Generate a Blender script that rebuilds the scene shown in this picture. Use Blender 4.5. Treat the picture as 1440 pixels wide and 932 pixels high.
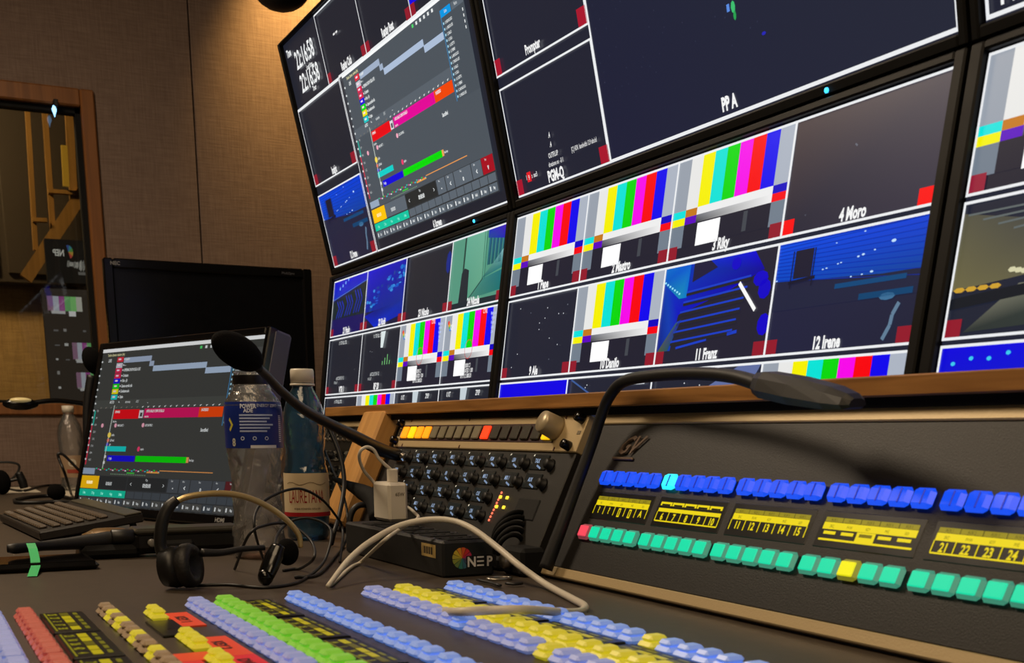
import bpy, math, random
import numpy as np
from mathutils import Vector, Matrix
random.seed(7)

# ------------------------------------------------------------------ camera
for o in list(bpy.data.objects):
    bpy.data.objects.remove(o)
scn = bpy.context.scene
COL = scn.collection
DZ = 0.74                                   # desk top height
CAM = np.array([0.0, 0.0, DZ + 0.15])       # the phone is held just above the desk
F, PY = 1674.0, 990.0                       # focal length and principal row in pixels of 1440x932
YAW, PITCH, ROLL = math.radians(63.5), math.radians(12.95), math.radians(0.15)
_f = np.array([-math.sin(YAW)*math.cos(PITCH), math.cos(YAW)*math.cos(PITCH), -math.sin(PITCH)])
_r = np.array([math.cos(YAW), math.sin(YAW), 0.0])
_d = np.cross(_f, _r)
RT = math.cos(ROLL)*_r + math.sin(ROLL)*_d
DN = -math.sin(ROLL)*_r + math.cos(ROLL)*_d
FW = _f
cam_d = bpy.data.cameras.new('camera')
cam_d.sensor_width = 36.0
cam_d.lens = F/1440.0*36.0
cam_d.shift_y = (PY-466.0)/1440.0
cam_d.clip_start = 0.02
cam_d.dof.use_dof = True
cam_d.dof.focus_distance = 1.45
cam_d.dof.aperture_fstop = 16.0
cam = bpy.data.objects.new('camera', cam_d)
COL.objects.link(cam)
cam.matrix_world = Matrix(((RT[0], -DN[0], -FW[0], CAM[0]), (RT[1], -DN[1], -FW[1], CAM[1]),
                           (RT[2], -DN[2], -FW[2], CAM[2]), (0, 0, 0, 1)))
scn.camera = cam

# ------------------------------------------------------------------ world, lamps, exposure
wd = bpy.data.worlds.new('world'); scn.world = wd; wd.use_nodes = True
wd.node_tree.nodes['Background'].inputs[0].default_value = (0.9, 0.75, 0.6, 1)
wd.node_tree.nodes['Background'].inputs[1].default_value = 0.02
scn.view_settings.view_transform = 'Standard'
scn.view_settings.look = 'None'
scn.view_settings.gamma = 1.0
scn.view_settings.exposure = 0.0
scn.view_settings.use_curve_mapping = False

def lamp(name, kind, loc, energy, color, target=None, size=0.2, spot=None, blend=0.5):
    d = bpy.data.lights.new(name, kind); d.energy = energy; d.color = color
    if kind == 'AREA': d.shape = 'DISK'; d.size = size
    else: d.shadow_soft_size = size
    if spot: d.spot_size = math.radians(spot); d.spot_blend = blend
    o = bpy.data.objects.new(name, d); COL.objects.link(o); o.location = loc
    if target is not None:
        o.rotation_euler = (Vector(target)-Vector(loc)).to_track_quat('-Z', 'Y').to_euler()
    return o
WARM = (1.0, 0.74, 0.46)
lamp('ceiling_downlight_desk', 'AREA', (-0.75, -0.10, 2.25), 16, WARM, (-0.95, 0.35, 0.8), 1.2)
lamp('ceiling_downlight_far', 'AREA', (-2.3, -0.2, 2.25), 24, (1.0, 0.79, 0.56), (-2.2, 0.25, 0.8), 0.5)
lamp('ceiling_downlight_right', 'AREA', (0.7, -0.3, 2.25), 17, WARM, (0.5, 0.4, 0.8), 1.2)
lamp('wall_spot_corner', 'SPOT', (-3.46, 1.22, 2.28), 34, (1.0, 0.62, 0.20), (-3.7, 1.20, 2.05), 0.03, 82, 0.7)
lamp('next_room_fill', 'AREA', (-4.3, -0.2, 2.25), 24, (1.0, 0.7, 0.35), (-4.9, 0.2, 0.9), 0.25)  # added unseen light that brightens the room beyond the window

# ------------------------------------------------------------------ pixel <-> place helpers (points on real planes)
def ray(x, y): return RT*((x-720)/F) + DN*((y-PY)/F) + FW
def at_z(x, y, z): d = ray(x, y); return CAM + d*((z-CAM[2])/d[2])
def at_x(x, y, X): d = ray(x, y); return CAM + d*((X-CAM[0])/d[0])
def at_y(x, y, Y): d = ray(x, y); return CAM + d*((Y-CAM[1])/d[1])
def desk(x, y, h=0.0): return at_z(x, y, DZ+h)
def ppm(p): return F/float((np.array(p)-CAM) @ FW)          # pixels per metre at a point
def at_plane(x, y, P0, n): d = ray(x, y); return CAM + d*(((P0-CAM) @ n)/(d @ n))

# ------------------------------------------------------------------ colour, materials
def lin(c):
    c = c/255.0
    return c/12.92 if c <= 0.04045 else ((c+0.055)/1.055)**2.4
def L(rgb, k=1.0): return (lin(rgb[0])*k, lin(rgb[1])*k, lin(rgb[2])*k, 1.0)
MATS = {}
def new_mat(name):
    m = bpy.data.materials.new(name); m.use_nodes = True
    nt = m.node_tree; b = nt.nodes['Principled BSDF']; MATS[name] = m
    return m, nt, b
def plain(name, rgb, rough=0.5, metal=0.0, spec=0.5, emit=0.0, ergb=None, coat=0.0, bump=0.0, bscale=400, alpha=None):
    if name in MATS: return MATS[name]
    m, nt, b = new_mat(name)
    b.inputs['Base Color'].default_value = L(rgb)
    b.inputs['Roughness'].default_value = rough
    b.inputs['Metallic'].default_value = metal
    b.inputs['Specular IOR Level'].default_value = spec
    b.inputs['Coat Weight'].default_value = coat
    if emit:
        b.inputs['Emission Color'].default_value = L(ergb or rgb)
        b.inputs['Emission Strength'].default_value = emit
    tc = nt.nodes.new('ShaderNodeTexCoord'); nz = nt.nodes.new('ShaderNodeTexNoise')
    nz.inputs['Scale'].default_value = bscale; nz.inputs['Detail'].default_value = 3
    nt.links.new(tc.outputs['Object'], nz.inputs['Vector'])
    if bump:
        bp = nt.nodes.new('ShaderNodeBump'); bp.inputs['Strength'].default_value = bump
        bp.inputs['Distance'].default_value = 0.001
        nt.links.new(nz.outputs['Fac'], bp.inputs['Height']); nt.links.new(bp.outputs['Normal'], b.inputs['Normal'])
    else:
        mr = nt.nodes.new('ShaderNodeMapRange')
        mr.inputs['To Min'].default_value = max(0.02, rough-0.06); mr.inputs['To Max'].default_value = min(1, rough+0.06)
        nz.inputs['Scale'].default_value = 30
        nt.links.new(nz.outputs['Fac'], mr.inputs['Value']); nt.links.new(mr.outputs['Result'], b.inputs['Roughness'])
    return m
def fabric(name, a, b_):
    m, nt, b = new_mat(name)
    tc = nt.nodes.new('ShaderNodeTexCoord')
    outs = []
    for sc in ((60, 260, 14), (60, 14, 260)):
        mp = nt.nodes.new('ShaderNodeMapping'); mp.inputs['Scale'].default_value = sc
        nz = nt.nodes.new('ShaderNodeTexNoise'); nz.inputs['Scale'].default_value = 1.0; nz.inputs['Detail'].default_value = 4
        nt.links.new(tc.outputs['Object'], mp.inputs['Vector']); nt.links.new(mp.outputs['Vector'], nz.inputs['Vector'])
        outs.append(nz)
    ad = nt.nodes.new('ShaderNodeMath'); ad.operation = 'ADD'
    nt.links.new(outs[0].outputs['Fac'], ad.inputs[0]); nt.links.new(outs[1].outputs['Fac'], ad.inputs[1])
    mr = nt.nodes.new('ShaderNodeMapRange'); mr.inputs['From Min'].default_value = 0.75; mr.inputs['From Max'].default_value = 1.25
    nt.links.new(ad.outputs[0], mr.inputs['Value'])
    mx = nt.nodes.new('ShaderNodeMix'); mx.data_type = 'RGBA'
    mx.inputs[6].default_value = L(a); mx.inputs[7].default_value = L(b_)
    nt.links.new(mr.outputs['Result'], mx.inputs[0]); nt.links.new(mx.outputs[2], b.inputs['Base Color'])
    bp = nt.nodes.new('ShaderNodeBump'); bp.inputs['Strength'].default_value = 0.3; bp.inputs['Distance'].default_value = 0.0015
    nt.links.new(mr.outputs['Result'], bp.inputs['Height']); nt.links.new(bp.outputs['Normal'], b.inputs['Normal'])
    b.inputs['Roughness'].default_value = 0.9; b.inputs['Specular IOR Level'].default_value = 0.2
    return m
def wood(name, a, b_, axis=0, scale=1.0, rough=0.45):
    m, nt, b = new_mat(name)
    tc = nt.nodes.new('ShaderNodeTexCoord'); mp = nt.nodes.new('ShaderNodeMapping')
    sc = [120*scale]*3; sc[axis] = 6*scale
    mp.inputs['Scale'].default_value = sc
    nz = nt.nodes.new('ShaderNodeTexNoise'); nz.inputs['Scale'].default_value = 1; nz.inputs['Detail'].default_value = 6
    nz.inputs['Distortion'].default_value = 0.6
    nt.links.new(tc.outputs['Object'], mp.inputs['Vector']); nt.links.new(mp.outputs['Vector'], nz.inputs['Vector'])
    rp = nt.nodes.new('ShaderNodeValToRGB'); rp.color_ramp.elements[0].position = 0.35; rp.color_ramp.elements[1].position = 0.65
    rp.color_ramp.elements[0].color = L(a); rp.color_ramp.elements[1].color = L(b_)
    nt.links.new(nz.outputs['Fac'], rp.inputs['Fac']); nt.links.new(rp.outputs['Color'], b.inputs['Base Color'])
    b.inputs['Roughness'].default_value = rough
    bp = nt.nodes.new('ShaderNodeBump'); bp.inputs['Strength'].default_value = 0.15; bp.inputs['Distance'].default_value = 0.001
    nt.links.new(nz.outputs['Fac'], bp.inputs['Height']); nt.links.new(bp.outputs['Normal'], b.inputs['Normal'])
    return m
def desk_mat(name, a, b_):
    m, nt, b = new_mat(name)
    tc = nt.nodes.new('ShaderNodeTexCoord')
    nz = nt.nodes.new('ShaderNodeTexNoise'); nz.inputs['Scale'].default_value = 90; nz.inputs['Detail'].default_value = 8
    nt.links.new(tc.outputs['Object'], nz.inputs['Vector'])
    mx = nt.nodes.new('ShaderNodeMix'); mx.data_type = 'RGBA'
    mx.inputs[6].default_value = L(a); mx.inputs[7].default_value = L(b_)
    nt.links.new(nz.outputs['Fac'], mx.inputs[0]); nt.links.new(mx.outputs[2], b.inputs['Base Color'])
    b.inputs['Roughness'].default_value = 0.42; b.inputs['Specular IOR Level'].default_value = 0.35
    bp = nt.nodes.new('ShaderNodeBump'); bp.inputs['Strength'].default_value = 0.12; bp.inputs['Distance'].default_value = 0.0006
    nt.links.new(nz.outputs['Fac'], bp.inputs['Height']); nt.links.new(bp.outputs['Normal'], b.inputs['Normal'])
    return m
def clear(name, tint, refl=0.25, rough=0.05, haze=0.0):
    m = bpy.data.materials.new(name); m.use_nodes = True; MATS[name] = m
    nt = m.node_tree; nt.nodes.clear()
    out = nt.nodes.new('ShaderNodeOutputMaterial'); mix = nt.nodes.new('ShaderNodeMixShader')
    t = nt.nodes.new('ShaderNodeBsdfTransparent'); t.inputs['Color'].default_value = (*tint, 1)
    g = nt.nodes.new('ShaderNodeBsdfGlossy'); g.inputs['Roughness'].default_value = rough
    lw = nt.nodes.new('ShaderNodeFresnel'); lw.inputs['IOR'].default_value = 1.45
    mr = nt.nodes.new('ShaderNodeMapRange'); mr.inputs['To Min'].default_value = 0.02; mr.inputs['To Max'].default_value = refl*3
    tc = nt.nodes.new('ShaderNodeTexCoord'); nz = nt.nodes.new('ShaderNodeTexNoise')
    nz.inputs['Scale'].default_value = 45; nz.inputs['Detail'].default_value = 4; nz.inputs['Distortion'].default_value = 1.5
    bp = nt.nodes.new('ShaderNodeBump'); bp.inputs['Strength'].default_value = 0.35; bp.inputs['Distance'].default_value = 0.004
    nt.links.new(tc.outputs['Object'], nz.inputs['Vector']); nt.links.new(nz.outputs['Fac'], bp.inputs['Height'])
    nt.links.new(bp.outputs['Normal'], g.inputs['Normal'])
    nt.links.new(bp.outputs['Normal'], lw.inputs['Normal'])
    nt.links.new(lw.outputs['Fac'], mr.inputs['Value']); nt.links.new(mr.outputs['Result'], mix.inputs['Fac'])
    hz = nt.nodes.new('ShaderNodeBsdfTranslucent'); hz.inputs['Color'].default_value = (*[min(1.0, c*1.15) for c in tint], 1)
    df = nt.nodes.new('ShaderNodeBsdfDiffuse'); df.inputs['Color'].default_value = (*[min(1.0, c*1.1) for c in tint], 1)
    hm = nt.nodes.new('ShaderNodeMixShader'); hm.inputs['Fac'].default_value = 0.5
    nt.links.new(hz.outputs[0], hm.inputs[1]); nt.links.new(df.outputs[0], hm.inputs[2])
    tm = nt.nodes.new('ShaderNodeMixShader'); tm.inputs['Fac'].default_value = haze
    nt.links.new(t.outputs[0], tm.inputs[1]); nt.links.new(hm.outputs[0], tm.inputs[2])
    nt.links.new(tm.outputs[0], mix.inputs[1]); nt.links.new(g.outputs[0], mix.inputs[2]); nt.links.new(mix.outputs[0], out.inputs['Surface'])
    return m
def pic_mat(name, strength=1.0, rough=0.3, spec=0.25, lit=False):
    m, nt, b = new_mat(name)
    at = nt.nodes.new('ShaderNodeAttribute'); at.attribute_name = 'Col'
    if lit:
        nt.links.new(at.outputs['Color'], b.inputs['Base Color'])
    else:
        b.inputs['Base Color'].default_value = (0.003, 0.003, 0.004, 1)
        nt.links.new(at.outputs['Color'], b.inputs['Emission Color']); b.inputs['Emission Strength'].default_value = strength
    b.inputs['Roughness'].default_value = rough; b.inputs['Specular IOR Level'].default_value = spec
    return m
PIC = pic_mat('screen_picture', 1.0)
PRINT = pic_mat('printed_ink', lit=True, rough=0.55, spec=0.3)
DISP = pic_mat('small_display_picture', 1.0)
DIMD = pic_mat('dim_display_picture', 0.5)
FABRIC = fabric('wall_fabric_linen', (114, 95, 84), (134, 114, 102))
TAN = fabric('next_room_tan_fabric', (150, 122, 78), (176, 146, 96))
WFRAME = wood('window_frame_wood', (118, 72, 33), (140, 88, 42), 2, 0.5)
RAIL = wood('rail_oak', (132, 88, 38), (168, 118, 60), 0, 1.0)
DIVW = wood('divider_beech', (188, 136, 72), (206, 154, 88), 2, 0.6)
BRACE = wood('brace_wood', (124, 92, 44), (146, 110, 56), 2, 0.5)
DESK = desk_mat('desk_laminate', (62, 54, 46), (80, 70, 60))
PANEL = desk_mat('switcher_plate', (60, 52, 45), (76, 66, 57))
BLK = plain('black_plastic', (18, 18, 18), 0.45)
BLKM = plain('black_matte', (14, 14, 14), 0.8, spec=0.25, bump=0.3)
BLKG = plain('black_gloss', (10, 10, 11), 0.18)
BEZ = plain('monitor_bezel', (7, 7, 7), 0.5, spec=0.2)
HOUS = plain('monitor_housing', (24, 24, 25), 0.55)
FOAM = plain('mic_foam', (11, 10, 10), 0.95, spec=0.1, bump=1.0, bscale=900)
RUB = plain('black_rubber', (13, 13, 14), 0.5)
CONS = plain('console_black_satin', (21, 19, 17), 0.5, bump=0.25, bscale=900)
STRIP = plain('champagne_aluminium', (190, 168, 126), 0.42, metal=0.25, bump=0.15, bscale=600)
STEEL = plain('brushed_metal', (170, 165, 155), 0.3, metal=0.9)
WHITE = plain('white_plastic', (212, 204, 188), 0.4)
CABW = plain('white_cable', (206, 198, 180), 0.45)
CEIL = plain('ceiling_grey', (120, 112, 100), 0.9)
FLOOR = plain('floor_dark', (40, 38, 36), 0.7)
DARKW = plain('rack_dark', (20, 19, 18), 0.7)
GREYR = plain('rack_panel_dark', (27, 25, 22), 0.5, bump=0.2, bscale=900)
def glow(name, rgb, e, base=None, rough=0.3): return plain(name, base or rgb, rough, emit=e, ergb=rgb, spec=0.5)

# ------------------------------------------------------------------ mesh building
XF = {}                                     # world matrix of each root, for parts given in world coordinates
def tag(o, label=None, cat=None, group=None, kind=None):
    if label: o['label'] = label
    if cat: o['category'] = cat
    if group: o['group'] = group
    if kind: o['kind'] = kind
    return o
def empty(name, loc, label=None, cat=None, group=None, rot=None, kind=None):
    o = bpy.data.objects.new(name, None); COL.objects.link(o); o.empty_display_size = 0.02
    o.location = Vector([float(v) for v in loc])
    M = Matrix.Translation(o.location)
    if rot is not None:
        o.rotation_euler = rot
        M = M @ o.rotation_euler.to_matrix().to_4x4()
    XF[o.name] = M
    return tag(o, label, cat, group, kind)
class MB:
    def __init__(s): s.v = []; s.f = []; s.sm = []
    def add(s, vs, fs, smooth=False):
        n = len(s.v); s.v += [tuple(map(float, p)) for p in vs]
        s.f += [tuple(i+n for i in f) for f in fs]; s.sm += [smooth]*len(fs)
        return s
    def box(s, a, b, bev=0.0, M=None):
        x0, y0, z0 = [min(a[i], b[i]) for i in range(3)]; x1, y1, z1 = [max(a[i], b[i]) for i in range(3)]
        c = min(bev, 0.49*min(x1-x0, y1-y0, z1-z0))
        if c <= 0:
            vs = [(x0,y0,z0),(x1,y0,z0),(x1,y1,z0),(x0,y1,z0),(x0,y0,z1),(x1,y0,z1),(x1,y1,z1),(x0,y1,z1)]
            fs = [(0,3,2,1),(4,5,6,7),(0,1,5,4),(1,2,6,5),(2,3,7,6),(3,0,4,7)]
        else:
            vs = []; idx = {}
            for sx in (0, 1):
                for sy in (0, 1):
                    for sz in (0, 1):
                        X = (x0, x1)[sx]; Y = (y0, y1)[sy]; Z = (z0, z1)[sz]
                        dx, dy, dz = (c, -c)[sx], (c, -c)[sy], (c, -c)[sz]
                        idx[sx,sy,sz] = len(vs)
                        vs += [(X, Y+dy, Z+dz), (X+dx, Y, Z+dz), (X+dx, Y+dy, Z)]
            fs = []
            i = lambda sx, sy, sz, k: idx[sx,sy,sz]+k
            for sx in (0, 1):
                q = [i(sx,0,0,0), i(sx,1,0,0), i(sx,1,1,0), i(sx,0,1,0)]; fs.append(q if sx else q[::-1])
            for sy in (0, 1):
                q = [i(0,sy,0,1), i(1,sy,0,1), i(1,sy,1,1), i(0,sy,1,1)]; fs.append(q[::-1] if sy else q)
            for sz in (0, 1):
                q = [i(0,0,sz,2), i(1,0,sz,2), i(1,1,sz,2), i(0,1,sz,2)]; fs.append(q if sz else q[::-1])
            for sx in (0, 1):
                for sy in (0, 1): fs.append((i(sx,sy,0,0), i(sx,sy,1,0), i(sx,sy,1,1), i(sx,sy,0,1)))
                for sz in (0, 1): fs.append((i(sx,0,sz,0), i(sx,1,sz,0), i(sx,1,sz,2), i(sx,0,sz,2)))
            for sy in (0, 1):
                for sz in (0, 1): fs.append((i(0,sy,sz,1), i(1,sy,sz,1), i(1,sy,sz,2), i(0,sy,sz,2)))
            for k in idx.values(): fs.append((k, k+1, k+2))
        if M is not None: vs = [tuple(M @ Vector(p)) for p in vs]
        return s.add(vs, fs)
    def prism(s, prof, x0, x1, axis='x', bev=0):
        """closed profile (list of 2-d points) swept along an axis"""
        n = len(prof); vs = []
        for X in (x0, x1):
            for a, b in prof:
                vs.append((X, a, b) if axis == 'x' else ((a, X, b) if axis == 'y' else (a, b, X)))
        fs = [tuple(range(n))[::-1], tuple(range(n, 2*n))] + [(i, (i+1) % n, n+(i+1) % n, n+i) for i in range(n)]
        return s.add(vs, fs)
    def lathe(s, prof, c=(0, 0, 0), n=28, cap=True, M=None):
        vs = []; fs = []; c = np.array(c)
        for r, z in prof:
            for k in range(n):
                a = 2*math.pi*k/n; vs.append((r*math.cos(a), r*math.sin(a), z))
        for j in range(len(prof)-1):
            for k in range(n):
                fs.append((j*n+k, j*n+(k+1) % n, (j+1)*n+(k+1) % n, (j+1)*n+k))
        if cap:
            fs.append(tuple(range(n))[::-1]); m = (len(prof)-1)*n; fs.append(tuple(range(m, m+n)))
        if M is not None: vs = [tuple(M @ Vector(p)) for p in vs]
        vs = [(p[0]+c[0], p[1]+c[1], p[2]+c[2]) for p in vs]
        return s.add(vs, fs, True)
    def cyl(s, a, b, r, r2=None, n=16, bev=0.0):
        a = Vector([float(t) for t in a]); b = Vector([float(t) for t in b]); d = b-a; h = d.length; r2 = r if r2 is None else r2
        M = Matrix.Translation(a) @ d.to_track_quat('Z', 'Y').to_matrix().to_4x4()
        pr = [(r, 0), (r2, h)] if not bev else [(max(r-bev, 1e-5), 0), (r, bev), (r2, h-bev), (max(r2-bev, 1e-5), h)]
        return s.lathe(pr, n=n, M=M)
    def tube(s, pts, r, n=8, sub=6, closed=False, flat=1.0):
        P = [np.array(p, float) for p in pts]
        R = list(r) if hasattr(r, '__len__') else [r]*len(P)
        Q = []; RR = []
        m = len(P)
        rng = range(m if closed else m-1)
        for i in rng:
            p0 = P[(i-1) % m] if (closed or i > 0) else 2*P[0]-P[1]
            p1 = P[i]; p2 = P[(i+1) % m]
            p3 = P[(i+2) % m] if (closed or i+2 < m) else 2*P[-1]-P[-2]
            for k in range(sub):
                t = k/sub
                Q.append(0.5*((2*p1)+(-p0+p2)*t+(2*p0-5*p1+4*p2-p3)*t*t+(-p0+3*p1-3*p2+p3)*t**3))
                RR.append(R[i]+(R[(i+1) % m]-R[i])*t)
        if not closed: Q.append(P[-1].copy()); RR.append(R[-1])
        for q_, r_ in zip(Q, RR): q_[2] = max(q_[2], DZ+r_)
        N = len(Q); vs = []; fs = []
        T = [Q[(i+1) % N if closed else min(i+1, N-1)]-Q[(i-1) % N if closed else max(i-1, 0)] for i in range(N)]
        T = [t/(np.linalg.norm(t)+1e-12) for t in T]
        u = np.cross(T[0], [0, 0, 1.0])
        if np.linalg.norm(u) < 1e-3: u = np.cross(T[0], [0, 1.0, 0])
        u /= np.linalg.norm(u)
        for i in range(N):
            u = u-T[i]*(u @ T[i]); u /= np.linalg.norm(u)+1e-12
            w = np.cross(T[i], u)
            for k in range(n):
                a = 2*math.pi*k/n
                vs.append(Q[i]+RR[i]*(u*math.cos(a)+w*math.sin(a)*flat))
        for i in range(N if closed else N-1):
            j = (i+1) % N
            for k in range(n): fs.append((i*n+k, i*n+(k+1) % n, j*n+(k+1) % n, j*n+k))
        if not closed: fs.append(tuple(range(n))[::-1]); fs.append(tuple(range((N-1)*n, N*n)))
        return s.add(vs, fs, True)
    def ball(s, c, rx, ry=None, rz=None, n=16, m=10, M=None):
        ry = ry or rx; rz = rz or rx; vs = [(0, 0, -rz)]; fs = []
        for j in range(1, m):
            ph = -math.pi/2+math.pi*j/m
            for k in range(n):
                a = 2*math.pi*k/n; vs.append((rx*math.cos(ph)*math.cos(a), ry*math.cos(ph)*math.sin(a), rz*math.sin(ph)))
        vs.append((0, 0, rz))
        for k in range(n): fs.append((0, 1+(k+1) % n, 1+k))
        for j in range(m-2):
            for k in range(n): a = 1+j*n; fs.append((a+k, a+(k+1) % n, a+n+(k+1) % n, a+n+k))
        a = 1+(m-2)*n
        for k in range(n): fs.append((a+k, a+(k+1) % n, len(vs)-1))
        if M is not None: vs = [tuple(M @ Vector(p)) for p in vs]
        return s.add([(p[0]+c[0], p[1]+c[1], p[2]+c[2]) for p in vs], fs, True)
    def mesh(s, name, mat, inv=None):
        me = bpy.data.meshes.new(name)
        vs = s.v if inv is None else [tuple(inv @ Vector(p)) for p in s.v]
        me.from_pydata(vs, [], s.f); me.polygons.foreach_set('use_smooth', s.sm); me.update()
        me.materials.append(mat)
        return me
    def build(s, name, mat, parent=None, world=True, label=None, cat=None, group=None, kind=None):
        """world=True: the points are world points; otherwise they are in the root's own frame"""
        inv = None
        if parent is not None and world: inv = XF[parent.name].inverted()
        org = None
        if parent is None and world:
            a = np.array(s.v); org = Vector(((a[:,0].min()+a[:,0].max())/2, (a[:,1].min()+a[:,1].max())/2, a[:,2].min()))
            inv = Matrix.Translation(-org)
        o = bpy.data.objects.new(name, s.mesh(name, mat, inv)); COL.objects.link(o)
        if parent is not None: o.parent = parent; XF[o.name] = XF[parent.name]
        else:
            o.location = org or (0, 0, 0); XF[o.name] = Matrix.Translation(o.location)
        return tag(o, label, cat, group, kind)
def share(name, me, loc, parent, rot=None):
    o = bpy.data.objects.new(name, me); COL.objects.link(o); o.parent = parent; o.location = Vector([float(v) for v in loc])
    if rot: o.rotation_euler = rot
    XF[o.name] = XF[parent.name]
    return o
def ubox(a, b, bev=0.0): return MB().box(a, b, bev)

# ------------------------------------------------------------------ lettering and flat pictures
_TXT = {}
def glyphs(s, bold=0.0):
    if (s, bold) not in _TXT:
        c = bpy.data.curves.new('lettering', 'FONT'); c.body = s; c.size = 1.0; c.resolution_u = 2; c.offset = bold
        o = bpy.data.objects.new('lettering', c); me = o.to_mesh()
        vs = [(v.co.x, v.co.y) for v in me.vertices]; fs = [tuple(p.vertices) for p in me.polygons]
        o.to_mesh_clear(); bpy.data.objects.remove(o); bpy.data.curves.remove(c)
        _TXT[(s, bold)] = (vs, fs)
    return _TXT[(s, bold)]
class Pic:
    """flat print in a frame: x right, z up, y = -layer*step (towards the viewer)"""
    def __init__(s, step=0.00025): s.v = []; s.f = []; s.c = []; s.step = step
    def poly(s, pts, rgb, lay=0, raw=False):
        n = len(s.v); s.v += [(p[0], -lay*s.step, p[1]) for p in pts]; s.f.append(tuple(range(n, n+len(pts))))
        if not isinstance(rgb[0], (tuple, list)): rgb = [rgb]*len(pts)
        s.c += [L(c) for c in rgb]
        return s
    def rect(s, x0, y0, x1, y1, rgb, lay=0): return s.poly([(x0, y0), (x1, y0), (x1, y1), (x0, y1)], rgb, lay)
    def grad(s, x0, y0, x1, y1, bl, br, tr, tl, lay=0, n=1): return s.poly([(x0, y0), (x1, y0), (x1, y1), (x0, y1)], [bl, br, tr, tl], lay)
    def line(s, a, b, w, rgb, lay=1):
        dx, dy = b[0]-a[0], b[1]-a[1]; l = math.hypot(dx, dy) or 1; nx, ny = -dy/l*w/2, dx/l*w/2
        return s.poly([(a[0]-nx, a[1]-ny), (b[0]-nx, b[1]-ny), (b[0]+nx, b[1]+ny), (a[0]+nx, a[1]+ny)], rgb, lay)
    def frame(s, x0, y0, x1, y1, w, rgb, lay=1):
        s.rect(x0, y0, x1, y0+w, rgb, lay); s.rect(x0, y1-w, x1, y1, rgb, lay)
        s.rect(x0, y0+w, x0+w, y1-w, rgb, lay); return s.rect(x1-w, y0+w, x1, y1-w, rgb, lay)
    def disc(s, x, y, rx, ry, rgb, lay=1, n=12):
        return s.poly([(x+rx*math.cos(2*math.pi*k/n), y+ry*math.sin(2*math.pi*k/n)) for k in range(n)], rgb, lay)
    def text(s, t, x, y, h, rgb, lay=2, sx=0.8, align='c', bold=0.0, shear=0.0, flip=1):
        vs, fs = glyphs(t, bold)
        if not vs: return s
        k = h/0.72; w = max(v[0] for v in vs)*k*sx
        ox = x-(w/2 if align == 'c' else (w if align == 'r' else 0))
        n = len(s.v)
        for a, b in vs: s.v.append((ox+(a*k*sx+b*k*shear if flip > 0 else w-(a*k*sx)), -lay*s.step, y+b*k))
        for f in fs: s.f.append(tuple(i+n for i in f)); s.c += [L(rgb)]*len(f)
        return s
    def build(s, name, parent, mat=None, fn=None, label=None, y=0.0):
        me = bpy.data.meshes.new(name)
        vs = [(a, b+y, c) for a, b, c in s.v]
        if fn: vs = [tuple(fn(*p)) for p in vs]
        me.from_pydata(vs, [], s.f); me.update()
        ca = me.color_attributes.new('Col', 'FLOAT_COLOR', 'CORNER')
        ca.data.foreach_set('color', np.array(s.c, dtype=np.float32).ravel())
        me.materials.append(mat or PIC)
        o = bpy.data.objects.new(name, me); COL.objects.link(o); o.parent = parent; XF[o.name] = XF[parent.name]
        if label: o['label'] = label
        return o

# ================================================================== THE ROOM
WX = -3.70                                   # face of the left wall
CZ = 2.30                                    # ceiling
def wz(z): return CAM[2]+z
def wall_pt(x, y): return at_x(x, y, WX)
FO = wall_pt(131, 128); FI = wall_pt(113, 151); FB = wall_pt(128, 567); FBO = wall_pt(125, 584)
WY0, WY1 = -0.75, float(FO[1])               # window frame outer extent
WZ0, WZ1 = float(FBO[2]), float(FO[2])
SEAM = float(wall_pt(264, 0)[1]); SEAM2 = float(wall_pt(284, 366)[1]); SEAM = (SEAM+SEAM2)/2
YB, YF, XR = 1.55, -1.9, 1.9                 # back wall, wall behind the operators, right end
MB().box((-5.3, YF-0.1, -0.05), (XR+0.1, YB+0.1, 0)).build('floor', FLOOR, kind='structure', label='dark floor of the control room')
MB().box((-5.3, YF-0.1, CZ), (XR+0.1, YB+0.1, CZ+0.05)).build('ceiling', CEIL, kind='structure', label='grey ceiling of the control room')
MB().box((-5.3, YB, 0), (XR+0.1, YB+0.1, CZ)).build('wall_back', DARKW, kind='structure', label='dark wall behind the monitor rack')
MB().box((XR, YF, 0), (XR+0.1, YB, CZ)).build('wall_right', FABRIC, kind='structure', label='brown fabric wall beyond the right end')
MB().box((-5.3, YF-0.1, 0), (XR+0.1, YF, CZ)).build('wall_front', FABRIC, kind='structure', label='brown fabric wall behind the operators')
TH = 0.05
wl = empty('wall_left', (WX, 0, 0), kind='structure', label='brown fabric wall with a window and a vertical seam')
core = MB()
core.box((WX-TH-0.05, YF, 0), (WX-0.03, WY0+0.02, CZ)); core.box((WX-TH-0.05, WY1-0.02, 0), (WX-0.03, YB, CZ))
core.box((WX-TH-0.05, WY0+0.02, 0), (WX-0.03, WY1-0.02, WZ0+0.02)); core.box((WX-TH-0.05, WY0+0.02, WZ1-0.02), (WX-0.03, WY1-0.02, CZ))
core.build('wall_core', DARKW, wl)
p1 = MB(); g = 0.0025
p1.box((WX-0.03, WY1, 0.0), (WX, SEAM-g, CZ)); p1.box((WX-0.03, WY0, 0.0), (WX, WY1, WZ0)); p1.box((WX-0.03, WY0, WZ1), (WX, WY1, CZ))
p1.box((WX-0.03, YF, 0.0), (WX, WY0, CZ))
p1.build('fabric_panel', FABRIC, wl)
MB().box((WX-0.03, SEAM+g, 0.0), (WX, YB, CZ), 0.002).build('fabric_panel', FABRIC, wl)
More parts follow.
